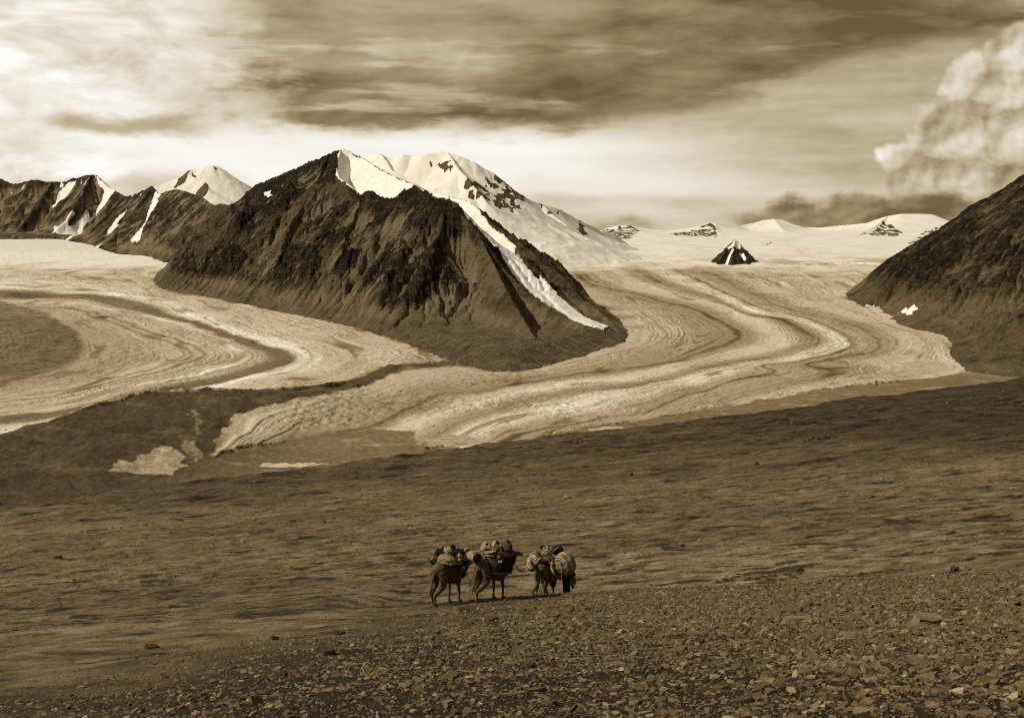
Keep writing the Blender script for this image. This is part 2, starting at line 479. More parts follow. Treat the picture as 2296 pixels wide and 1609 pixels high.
def N(n): return max(8, int(n * RES))

def build_main_mountain():
    F = Field(250, 1450, N(1150), 2450, 9200, N(1150))
    crest = [(300, 470, 9000), (345, 452, 8800), (372, 428, 8500), (400, 424, 8200), (455, 442, 7600), (480, 459, 7200), (522, 446, 6700), (545, 449, 6400), (572, 418, 6000), (602, 406, 5700),
             (628, 396, 5500), (652, 383, 5380), (690, 366, 5200), (715, 358, 5120), (738, 344, 5050), (768, 334, 5000), (785, 338, 4990), (800, 348, 4960), (818, 357, 4900), (848, 374, 4800),
             (880, 394, 4680), (912, 408, 4560), (950, 424, 4420), (1010, 441, 4200), (1045, 449, 4080), (1072, 464, 3980), (1100, 497, 3900), (1130, 517, 3840), (1160, 534, 3790), (1190, 562, 3730), (1215, 590, 3680), (1240, 600, 3650), (1268, 622, 3600), (1300, 664, 3540), (1340, 692, 3450), (1375, 722, 3360), (1398, 748, 3240)]
    teeth = [(764, 338, 4960), (752, 372, 4840), (760, 398, 4720), (782, 414, 4600), (800, 428, 4450), (812, 442, 4350), (822, 429, 4290), (832, 428, 4240), (850, 440, 4150), (878, 447, 4080), (900, 437, 4000), (932, 415, 3900), (950, 427, 3860), (973, 447, 3820),
             (984, 440, 3800), (1002, 446, 3770), (1024, 454, 3730), (1034, 482, 3700), (1050, 494, 3670), (1072, 518, 3620), (1092, 548, 3560), (1120, 590, 3470), (1160, 632, 3380), (1200, 668, 3290), (1250, 700, 3200), (1310, 728, 3120)]
    spurs = [
        (1.15, [(932, 415, 3900), (905, 470, 3790), (878, 530, 3640), (842, 595, 3560), (800, 655, 3520)]),
        (1.15, [(1002, 446, 3770), (985, 520, 3640), (955, 585, 3480), (915, 640, 3380), (880, 700, 3300)]),
        (1.1, [(822, 429, 4290), (770, 500, 4100), (740, 570, 3900), (735, 640, 3700)]),
        (1.1, [(738, 344, 5050), (700, 430, 4800), (640, 510, 4500), (610, 580, 4250), (590, 650, 4150)]),
        (1.1, [(652, 383, 5380), (600, 470, 5150), (540, 540, 4950), (450, 600, 4900), (385, 632, 5000)]),
        (1.1, [(545, 449, 6400), (500, 500, 6200), (450, 550, 6000), (395, 588, 5900)]),
        (1.1, [(455, 442, 7600), (420, 490, 7400), (370, 540, 7100), (330, 576, 6900)]),
        (1.25, [(1072, 518, 3620), (1120, 620, 3330), (1165, 700, 3120), (1200, 760, 2900)]),
        (.75, [(700, 700, 3900), (850, 730, 3450), (960, 760, 3120), (1060, 785, 2900), (1150, 800, 2800), (1260, 782, 2980), (1350, 748, 3180)]),
    ]
    Zr, d, s = ridge_field(F.X, F.Y, [crest, teeth] + spurs, drop(1.15, .46, 150.))
    X, Y = F.X, F.Y
    cap, flo, sd = base_cap(F, [(262, 569), (297, 571), (340, 577), (352, 583), (389, 591), (362, 605), (351, 618), (349, 633), (374, 648), (437, 660), (487, 670), (592, 691), (741, 720), (852, 750), (960, 791), (1020, 815), (1060, 822), (1130, 832), (1200, 825), (1300, 800), (1380, 775), (1405, 750), (1390, 720), (1350, 690), (1310, 665), (1285, 640), (1265, 612), (1240, 592)], [(400, 9600), (-2900, 9600)])
    Zr = fit(Zr, cap, flo)
    h = Zr - gz(Y)
    wx = X + 70 * fbm(X / 260, Y / 260, 3, 31); wy = Y + 70 * fbm(X / 260 + 9, Y / 260, 3, 37)
    r1 = ridged(wx / 330, wy / 330, 6, 3, .55)
    gl = ridged(s / 105 + .7 * fbm(X / 160, Y / 160, 3, 5), d / 620 + .3, 5, 15, .62)
    fine = fbm(X / 26, Y / 26, 4, 44, .62); rg2 = ridged(wx / 95, wy / 95, 5, 19, .6)
    D, tp, lA, sl, em = eroded(F, Zr, gz, -2150, 520, 2500, 7300, 5.0, 500, (20., 7.), steps=55, K=.085)
    big = (6 + 16 * sst(d, 0, 170)) * sst(h, 5, 130) * (r1 - .42)
    D = D * (.12 + .88 * sst(d, 0, 70))
    Z = Zr + D + big * (1 - .5 * em) + (1 - em) * 30 * sst(d, 0, 140) * sst(h, 15, 130) * (gl - .5) + sst(h, 30, 110) * (18 * (rg2 - .45) + 15 * (ridged(X / 42, Y / 42, 4, 29, .65) - .45) + 7 * (ridged(X / 17, Y / 17, 3, 33, .6) - .45)) * (.16 + .84 * sst(tp, -6, 8) * sst(d, 0, 40))
    Z += 5 * sst(d, 60, 0) * fbm(s / 34, d / 40, 4, 61, .6) * sst(Y, 9000, 5200) + (1.0 + 2.5 * sst(h, 20, 100)) * fine
    Zs = Zr
    h2 = Z - gz(Y)
    rib = sst(tp + 5 * fbm(X / 40, Y / 55, 4, 520, .62) - 1.1 * (lA - 2.2), -3.5, 5.5)
    rockm = (1 - em) * sst(r1 * .35 + gl * .35 + rg2 * .35 + .75 * fbm(X / 75, Y / 120, 6, 77, .66) + .16 * sst(h, 40, 300), .42, .74) * sst(h2, 35, 90)
    def q6(pts): return [(618.3 + .359 * x, 302.3 + .359 * y) for x, y in pts]
    zone = np.zeros(X.shape)
    for k, P in enumerate([
        [(-300, 420), (0, 260), (200, 160), (400, 90), (410, 150), (370, 200), (380, 280), (300, 300), (200, 330), (100, 420), (0, 480), (-250, 620)],
        [(440, 310), (560, 370), (600, 345), (750, 390), (870, 320), (990, 410), (1040, 395), (1100, 460), (1150, 490), (1180, 560), (1100, 600), (1050, 570), (960, 540), (900, 600), (850, 560), (760, 560), (700, 520), (600, 560), (480, 530), (520, 430)],
        [(-60, 880), (40, 720), (160, 690), (260, 760), (270, 860), (180, 920), (60, 990), (-80, 1000)], [(-420, 700), (-250, 660), (-180, 760), (-260, 900), (-480, 880)], [(-640, 780), (-520, 760), (-480, 900), (-640, 960), (-720, 900)],
        [(640, 780), (720, 640), (830, 700), (880, 760), (740, 860), (690, 940), (560, 980), (530, 900), (600, 820)],
        [(740, 840), (900, 700), (1100, 740), (1180, 850), (1240, 960), (1200, 1060), (1110, 1110), (980, 1120), (1010, 1000), (960, 960), (880, 1080), (740, 1090), (640, 1060), (700, 960)],
        [(190, 480), (330, 430), (450, 440), (440, 520), (330, 560), (230, 640), (170, 600)], [(280, 600), (420, 560), (440, 640), (330, 720), (290, 690)], [(1270, 600), (1340, 640), (1450, 780), (1400, 760), (1290, 640)], [(400, 760), (520, 690), (500, 800), (400, 880), (330, 870)]]):
        zone = np.maximum(zone, F.cells(q6(P), Zs, 16, 400 + k, 45.))
    chute = np.zeros(X.shape)
    for k, P in enumerate([
        [(560, 580), (600, 600), (600, 780), (540, 900), (400, 1040), (240, 1040), (250, 900), (300, 770), (420, 720), (540, 660)],
        [(850, 600), (890, 620), (800, 720), (660, 900), (540, 990), (520, 960), (640, 850), (760, 700)],
        [(1090, 740), (1120, 780), (1050, 900), (1020, 1010), (920, 1090), (890, 1070), (990, 980), (1030, 860)],
        [(1190, 560), (1420, 900), (1700, 1080), (1950, 1190), (1600, 1180), (1300, 1080), (1240, 900), (1180, 760)],
        [(30, 520), (60, 480), (180, 440), (120, 560), (0, 700), (-120, 800), (-140, 760)], [(500, 440), (530, 450), (470, 560), (300, 720), (260, 700), (440, 540)], [(110, 690), (200, 700), (190, 750), (130, 740)]]):
        chute = np.maximum(chute, F.cells(q6(P), Zs, 10, 440 + k, 35.))
    zone = blur(zone, 3); chute = blur(chute, 2)
    rockm = np.clip(rockm + em * rib * sst(h2, 30, 90) * (.62 + .5 * zone) + .25 * zone * sst(tp, -8, 2) - .75 * chute * (1 - .5 * rib), 0, 1)
    Z = Z + zone * (12 * (ridged(X / 24, Y / 24, 4, 451, .62) - .4) + 4)
    scree = 1 - rockm
    snow = np.zeros(X.shape)
    polys = [
        [(766, 333), (756, 352), (758, 372), (752, 390), (757, 402), (775, 412), (790, 424), (806, 438), (822, 432), (850, 440), (878, 448), (905, 434), (930, 420), (960, 432), (978, 446), (1000, 446), (1028, 458), (1040, 482), (1064, 500), (1088, 526), (1110, 556), (1138, 594), (1174, 634), (1222, 678), (1272, 710), (1316, 730), (1355, 738), (1366, 732), (1340, 722), (1304, 704), (1268, 676), (1234, 646), (1202, 610), (1172, 570), (1130, 530), (1100, 508), (1075, 474), (1050, 450), (1000, 437), (940, 420), (880, 392), (818, 355), (785, 337)],
        [(348, 430), (356, 452), (345, 470), (322, 510), (318, 528), (298, 545), (290, 545), (310, 520), (325, 500), (334, 470), (340, 450)],
        [(590, 434), (606, 428), (612, 446), (600, 446)], [(300, 548), (318, 536), (314, 528)],
    ]
    for k, P in enumerate(polys):
        snow = np.maximum(snow, F.cells(P, Zs, 5 if k == 0 else 14, 90 + k, 30.))
    # the summit snow lies in the trough between the two crests
    rockp = np.zeros(X.shape)
    for k, P in enumerate([[(1152, 562), (1162, 566), (1200, 606), (1214, 628), (1200, 624), (1172, 592)]]):
        rockp = np.maximum(rockp, F.cells(P, Zs, 8, 120 + k))
    snow = snow * (1 - rockp)
    patch = sst(fbm(X / 60, Y / 110, 4, 140, .6) + .2 * fbm(X / 9, Y / 20, 2, 143), .50, .56) * sst(h, 60, 150) * (lA > 2.5)
    snow = blur(np.maximum(snow, patch), 4) + .22 * fbm(X / 16, Y / 22, 4, 610, .66) * (blur(snow, 6) > .02)
    Z = np.where(snow > .4, Z * .35 + .65 * (Zr + 3), Z)
    scree = scree * (1 - .3 * sst(h2, 50, 15))
    grid_mesh('rock_mountain', X, Y, skirt(Z, Y), M_ROCK, dict(scree=scree, snow=snow, var=1.5 * fbm(X / 30, Y / 40, 5, 303, .7) + .8 * (gl - .45) * (1 - em) + 1.1 * fbm(s / 14, d / 220, 4, 311, .6) + em * (.35 * sst(lA, 2.5, 6) * 1.6 - .25)), label='dark rock mountain with a snow shoulder between two glacier arms')
build_main_mountain()

def build_snow_peak():
    F = Field(740, 1620, N(750), 5600, 9600, N(420))
    R = [[(780, 380, 8000), (815, 357, 7800), (832, 346, 7700), (852, 341, 7600), (868, 349, 7600), (886, 348, 7600), (905, 344, 7550), (924, 349, 7550), (950, 345, 7500), (985, 340, 7500), (1003, 341, 7480), (1020, 346, 7450), (1040, 352, 7420), (1065, 364, 7400),
          (1088, 376, 7400), (1105, 384, 7400), (1122, 398, 7420), (1140, 415, 7450), (1162, 432, 7500), (1185, 445, 7550), (1210, 455, 7600), (1240, 464, 7650), (1270, 477, 7750), (1292, 488, 7850), (1310, 500, 8000), (1345, 514, 8300), (1390, 530, 8600)],
         (.8, [(1003, 341, 7480), (1030, 380, 7250), (1060, 415, 7050), (1090, 450, 6900), (1150, 520, 6700), (1210, 575, 6500)]),
         (.7, [(1210, 455, 7600), (1290, 520, 7350), (1360, 560, 7200), (1440, 582, 7100)]),
         (.8, [(852, 341, 7600), (880, 380, 7400), (930, 410, 7250)])]
    X, Y = F.X, F.Y
    Zr, d, s = ridge_field(X, Y, R, drop(.95, .40, 420.))
    n = fbm(X / 300, Y / 300, 4, 5); rg = ridged(X / 220 + n * .3, Y / 220, 4, 8)
    rock = np.zeros(X.shape)
    P = [[(1040, 412), (1062, 408), (1100, 395), (1125, 388), (1150, 415), (1175, 432), (1172, 455), (1150, 480), (1120, 468), (1095, 448), (1060, 450), (1042, 440)],
         [(960, 358), (1000, 360), (1025, 372), (1015, 388), (985, 376), (962, 370)],
         [(1292, 490), (1302, 494), (1316, 522), (1306, 530), (1296, 512)],
         [(1205, 456), (1245, 464), (1262, 476), (1240, 482), (1215, 468)]]
    for k, p in enumerate(P):
        c = F.cells(p, Zr, 35, 40 + k, 90.)
        rock = np.maximum(rock, c * sst(fbm(X / 45, Y / 70, 5, 60 + k, .6), -.22 if k == 0 else -.10, .10 if k != 2 else -.05))
    Z = Zr + (8 + 9 * sst(d, 20, 250)) * n + 14 * (rg - .5) * sst(d, 10, 200) + rock * 16 * fbm(X / 20, Y / 25, 4, 71)
    Z += 12 * sst(d, 60, 0) * fbm(s / 120, d / 100, 3, 83)
    grid_mesh('snow_peak', X, Y, skirt(blur(Z, 1), Y), M_SNOW, dict(rock=blur(rock, 1), ice=sst(fbm(X / 120, Y / 120, 4, 91), .2, .5) * .5), label='broad snow covered peak with broken rock bands')
build_snow_peak()

def build_far_left():
    # rock peaks at the left, couloirs filled with snow
    F = Field(-120, 560, N(640), 6300, 14500, N(620))
    crest = [(-120, 395, 11800), (-40, 380, 11800), (30, 410, 11700), (85, 398, 11600), (118, 404, 11600), (146, 405, 11500), (160, 397, 11500), (175, 398, 11450), (190, 391, 11400), (206, 388, 11400), (217, 391, 11350), (228, 400, 11300), (243, 415, 11200), (262, 428, 11000), (280, 439, 10800), (300, 437, 10200), (318, 426, 9700), (340, 415, 9400), (352, 430, 9300), (362, 434, 9250), (372, 427, 9200), (385, 436, 9000), (400, 440, 8700)]
    spurs = [[(340, 415, 9400), (300, 470, 9100), (262, 520, 8800), (232, 545, 8650)],
             [(280, 439, 10800), (240, 480, 10300), (200, 520, 9900), (165, 546, 9700)],
             [(206, 388, 11400), (180, 440, 10900), (150, 490, 10600), (128, 508, 10500)],
             [(118, 404, 11600), (90, 450, 11100), (50, 500, 10800)], [(-40, 380, 11800), (-60, 440, 11200), (-90, 500, 10900)],
             [(372, 427, 9200), (345, 490, 8700), (310, 545, 8200), (285, 572, 8000)]]
    X, Y = F.X, F.Y
    Zr, d, s = ridge_field(X, Y, [crest] + [(1.0, q) for q in spurs], drop(1.25, .5, 220.))
    cap, flo, sd = base_cap(F, [(-300, 537), (-60, 537), (60, 536), (118, 536), (140, 537), (153, 540), (200, 548), (221, 556), (262, 569), (297, 571), (340, 577), (370, 588)], [(-1500, 8000), (-1500, 15500), (-6500, 15500)], seed=260, wob=14)
    Zr = fit(Zr, cap, flo)
    h = Zr - gz(Y)
    wx = X + 90 * fbm(X / 320, Y / 320, 3, 31)
    r1 = ridged(wx / 420, Y / 420, 6, 23, .55); gl = ridged(s / 170, d / 900, 4, 25, .6)
    D, tp, lA, sl, em = eroded(F, Zr, gz, -6200, -1300, 7000, 13500, 12.0, 560, (30., 12.), steps=45, K=.16)
    D = D * (.15 + .85 * sst(d, 0, 120))
    Z = Zr + D + 14 * sst(h, 30, 100) * (ridged(X / 90, Y / 110, 4, 29, .65) - .45) + (10 + 20 * sst(d, 0, 200)) * sst(h, 5, 150) * (r1 - .42) + 8 * sst(d, 80, 0) * fbm(s / 50, d / 60, 4, 66, .6)
    rockm = sst(tp + 9 * fbm(X / 90, Y / 120, 4, 78) - 1.5 * (lA - 2), -8, 10)
    def q(pts): return [(109.9 + .1795 * x, 357.2 + .1795 * y) for x, y in pts]     # from an enlarged look
    polys = [[(30, 600), (130, 390), (240, 290), (350, 270), (250, 400), (130, 540), (40, 630)],
             [(540, 170), (690, 280), (740, 330), (830, 390), (760, 470), (690, 590), (600, 690), (520, 770), (430, 860), (230, 1010), (200, 1000), (380, 860), (540, 720), (640, 560), (690, 400), (640, 330), (580, 220)],
             [(980, 610), (940, 690), (850, 800), (930, 770), (830, 850), (730, 930), (740, 880), (830, 770)],
             [(1400, 430), (1360, 640), (1370, 740), (1250, 870), (1060, 1000), (970, 1010), (1150, 850), (1180, 700), (1230, 580), (1300, 500), (1330, 400)],
             [(470, 640), (400, 760), (250, 840), (60, 800), (40, 930), (250, 940), (440, 840), (520, 760)],
             [(330, 690), (230, 790), (180, 850), (240, 700)], [(670, 1030), (610, 1110), (570, 1090)], [(1600, 580), (1510, 650), (1500, 660)]]
    snow = np.zeros(X.shape)
    for k, P in enumerate(polys): snow = np.maximum(snow, F.cells(q(P), Zr, 10, 30 + k))
    snow = np.maximum(snow, sst(fbm(X / 70, Y / 120, 4, 50, .6) + .25 * sst(h, 250, 500) * sst(d, 200, 0), .42, .5))
    Z = np.where(snow > .5, Z * .4 + .6 * Zr, Z)
    grid_mesh('rock_ridge', X, Y, skirt(blur(Z, 1), Y), M_ROCK, dict(scree=1 - blur(rockm, 1), snow=blur(snow, 1), var=1.8 * fbm(X / 60, Y / 90, 5, 303, .7) + (gl - .45)), label='dark rock peaks with snow filled couloirs at the left skyline')
    # snow dome behind
    F = Field(330, 660, N(300), 11500, 15500, N(200))
    R = [[(360, 470, 13000), (392, 420, 13000), (405, 405, 13000), (420, 390, 13000), (428, 379, 13000), (441, 381, 13000), (450, 377, 13000), (462, 372, 13000), (478, 370, 13000), (492, 374, 13000), (503, 380, 13000), (512, 392, 13000), (530, 402, 13050), (548, 410, 13100), (575, 424, 13200), (640, 450, 13400)],
         (.6, [(441, 381, 13000), (468, 425, 12600), (480, 455, 12400)])]
    X, Y = F.X, F.Y
    Zr, d, s = ridge_field(X, Y, R, drop(.8, .5, 500.))
    Z = Zr + 20 * fbm(X / 400, Y / 400, 4, 5) * sst(d, 0, 300) + 8 * fbm(X / 80, Y / 80, 3, 6)
    rock = np.zeros(X.shape)
    for k, P in enumerate([[(1620, 130), (1770, 110), (1700, 280), (1600, 360), (1540, 380), (1600, 280)], [(1790, 150), (1870, 270), (1780, 220)], [(1960, 290), (2000, 340), (1980, 430), (1880, 510), (1800, 470), (1850, 400)], [(2040, 90), (2110, 140), (2070, 150)]]):
        rock = np.maximum(rock, F.cells(q(P), Zr, 15, 20 + k))
    grid_mesh('snow_dome', X, Y, skirt(Z, Y), M_SNOW, dict(rock=blur(rock, 1), ice=0 * X), label='white snow dome behind the dark left ridge')
build_far_left()

def build_right_slope():
    F = Field(1860, 2600, N(620), 2250, 6200, N(620))
    crest = [(1885, 668, 4700), (1902, 650, 4680), (1930, 622, 4640), (1958, 600, 4600), (1975, 578, 4560), (2000, 562, 4530), (2040, 545, 4490), (2075, 526, 4450), (2105, 514, 4420), (2120, 503, 4400), (2150, 484, 4360), (2178, 468, 4330), (2230, 430, 4270), (2300, 385, 4200), (2400, 310, 4100), (2560, 230, 4000), (2640, 200, 3960)]
    spurs = [(1.2, [(1975, 578, 4560), (1950, 640, 4450), (1965, 668, 4380)]), (1.2, [(2120, 503, 4400), (2060, 590, 4200), (2020, 660, 4060)]), (1.2, [(2230, 430, 4270), (2150, 560, 4000), (2100, 660, 3850)]), (1.2, [(2400, 310, 4100), (2300, 480, 3800), (2230, 620, 3600)]),
             (.9, [(1975, 690, 3980), (2030, 688, 3820), (2090, 694, 3650), (2180, 690, 3550), (2300, 670, 3450), (2450, 650, 3350)]),
             (.9, [(2050, 715, 3560), (2120, 738, 3300), (2180, 720, 3260), (2300, 690, 3200)]),
             (.9, [(2140, 790, 2950), (2180, 760, 2900), (2250, 720, 2850), (2400, 650, 2800), (2600, 600, 2700)])]
    X, Y = F.X, F.Y
    Zr, d, s = ridge_field(X, Y, [crest] + spurs, drop(.95, .6, 200.))
    cap, flo, sd = base_cap(F, [(1893, 650), (1906, 664), (1935, 690), (1965, 690), (1974, 702), (2044, 735), (2126, 758), (2130, 786), (2169, 832), (2300, 846), (2700, 870)], [(4500, 3000), (4500, 5600), (1290, 4850)], seed=280, wob=7)
    Zr = fit(Zr, cap, flo)
    h = Zr - gz(Y)
    wx = X + 60 * fbm(X / 260, Y / 260, 3, 31)
    r1 = ridged(wx / 260, Y / 330, 6, 43, .55); gl = ridged(s / 90 + .4 * fbm(X / 200, Y / 200, 3, 8), d / 900, 4, 45, .6)
    D, tp, lA, sl, em = eroded(F, Zr, gz, 700, 2100, 2400, 5200, 5.0, 540, (16., 6.), steps=50, K=.085)
    D = D * (.15 + .85 * sst(d, 0, 60))
    Z = Zr + D + 6 * sst(h, 30, 100) * (ridged(X / 50, Y / 70, 4, 29, .65) - .45) + (4 + 9 * sst(d, 0, 170)) * sst(h, 20, 130) * (r1 - .42) + 2.5 * fbm(X / 22, Y / 22, 4, 46, .6) + 5 * sst(d, 60, 0) * fbm(s / 40, d / 50, 4, 67, .6)
    rockm = sst(tp + 5 * fbm(X / 40, Y / 55, 4, 520, .62) - 1.0 * (lA - 2.2), -2.5, 6) * sst(h, 40, 120)
    snow = np.zeros(X.shape)
    for k, P in enumerate([[(2012, 692), (2030, 684), (2040, 680), (2062, 678), (2045, 690), (2048, 700), (2035, 694)], [(1935, 690), (1960, 682), (1968, 694), (1955, 698)]]):
        snow = np.maximum(snow, F.cells(P, Zr, 4, 30 + k))
    grid_mesh('dark_slope', X, Y, skirt(blur(Z, 1), Y), M_ROCK, dict(scree=(1 - blur(rockm, 1)) * .75, snow=snow, var=1.4 * fbm(X / 30, Y / 40, 5, 303, .7) + .5 * sst(lA, 2.5, 6) - .35 + 1.6 * fbm(s / 14, d / 220, 4, 311, .6)), label='steep dark scree slope rising at the right edge')
build_right_slope()

def build_firn():
    F = Field(900, 2700, N(900), 6100, 16000, N(520))
    R = [(.5, [(1250, 560, 12000), (1340, 528, 12200), (1365, 513, 12200), (1385, 507, 12200), (1410, 506, 12200), (1440, 514, 12200), (1475, 521, 12200), (1500, 524, 12200), (1530, 517, 12200), (1555, 514, 12200), (1575, 504, 12200), (1592, 499, 12200), (1603, 500, 12200), (1630, 504, 12400), (1660, 507, 12600), (1690, 500, 12700), (1712, 493, 12700), (1735, 490, 12700), (1755, 493, 12700), (1775, 502, 12700), (1805, 512, 12700), (1840, 512, 12600), (1880, 507, 12500), (1920, 503, 12400), (1945, 500, 12300), (1965, 492, 12200), (1990, 484, 12100), (2020, 479, 12000), (2060, 479, 12000), (2090, 480, 12000), (2110, 488, 12000), (2135, 502, 12000), (2200, 520, 12000), (2400, 500, 12000), (2700, 480, 12000)]),
         (.6, [(1990, 484, 12100), (1960, 510, 11600), (1930, 528, 11300)]), (.6, [(1603, 500, 12200), (1606, 520, 11900), (1610, 533, 11600)]), (.6, [(2135, 502, 11000), (2105, 515, 10600), (2040, 545, 10000)]),
         (.4, [(1735, 490, 12700), (1760, 525, 12000), (1800, 550, 11000)]), (.4, [(1410, 506, 12200), (1440, 540, 11000), (1480, 560, 10000)])]
    X, Y = F.X, F.Y
    Zr, d, s = ridge_field(X, Y, R, drop(1.0, .22, 420.))
    base = np.minimum(gz(Y), -25 + .006 * (Y - 12000)) + 3 + 10 * sst(Y, 6300, 7600) + 14 * fbm(X / 700, Y / 900, 4, 3)
    k = 40.0
    m = np.maximum(Zr, base); Zm = m + np.log(np.exp((Zr - m) / k) + np.exp((base - m) / k)) * k - 0
    Z = Zm + 14 * fbm(X / 500, Y / 700, 4, 14) * sst(d, 0, 300)
    rock = np.zeros(X.shape)
    P = [[(1350, 512), (1385, 507), (1415, 507), (1440, 516), (1420, 530), (1400, 540), (1380, 532), (1360, 522)],
         [(1500, 524), (1555, 514), (1592, 499), (1606, 504), (1608, 532), (1560, 530), (1520, 528)],
         [(1925, 526), (1985, 490), (2000, 505), (2030, 520), (2010, 530), (1960, 528)], [(2030, 548), (2090, 512), (2125, 502), (2130, 512), (2090, 530), (2050, 545)],
         [(1710, 548), (1735, 544), (1715, 552)]]
    for i, p in enumerate(P):
        c = F.cells(p, Zm, 25, 40 + i, 120.)
        rock = np.maximum(rock, c * sst(fbm(X / 60 + Y / 300, Y / 110, 5, 60 + i, .6), -.16, .08))
    Z += rock * 16 * fbm(X / 25, Y / 40, 4, 71)
    ice = sst(fbm(X / 90, Y / 30, 4, 81), .15, .4) * (F.cells([(1480, 580), (1600, 590), (1560, 600), (1470, 600)], Zm, 40, 5) + F.cells([(1760, 558), (1830, 560), (1860, 572), (1780, 570)], Zm, 40, 6))
    ice = np.maximum(ice, sst(Y, 7600, 6500) * sst(fbm(X / 260, Y / 420, 5, 88, .62), -.25, .25) * .9)
    front = Y - (6500 + 220 * fbm(X / 300, Y / 600, 5, 99))
    Z = np.where(front < 0, gz(Y) - 6, Z)
    grid_mesh('snow_field', X, Y, Z, M_SNOW, dict(rock=blur(rock, 1), ice=ice), label='wide firn basin under the far snow ridge')
    # the pyramid that stands in it
    F = Field(1560, 1730, N(320), 6250, 7100, N(260))
    R = [[(1598, 586, 6780), (1618, 566, 6740), (1635, 549, 6710), (1648, 536, 6700), (1660, 548, 6700), (1675, 562, 6720), (1692, 583, 6760)], (1., [(1648, 536, 6700), (1644, 560, 6600), (1640, 590, 6490)]), (1., [(1635, 549, 6710), (1620, 574, 6600), (1610, 590, 6520)]), (1., [(1660, 548, 6700), (1670, 574, 6600), (1678, 588, 6530)])]
    X, Y = F.X, F.Y
    Zr, d, s = ridge_field(X, Y, R, drop(1.1, .8, 120.))
    Z = Zr + 26 * (ridged(X / 60, Y / 90, 5, 8, .62) - .5) * sst(d, -10, 50) + 6 * fbm(X / 14, Y / 14, 3, 9)
    snow = np.zeros(X.shape)
    def q(pts): return [(1305.3 + .389 * x, 412.2 + .389 * y) for x, y in pts]
    for k, P in enumerate([[(885, 315), (905, 335), (975, 395), (930, 375), (870, 365), (830, 375), (860, 350)], [(860, 380), (880, 385), (850, 430), (840, 470), (815, 470)], [(900, 385), (920, 400), (960, 440), (940, 445)]]):
        snow = np.maximum(snow, F.cells(q(P), Zr, 5, 30 + k, 30.))
    grid_mesh('rock_pyramid', X, Y, skirt(Z, Y, 30), M_ROCK, dict(scree=.15 + 0 * X, snow=blur(snow, 1), var=fbm(X / 12, Y / 12, 3, 3)), label='small dark pyramid peak standing in the snow basin')
build_firn()
print('mountains', time.time() - T00)

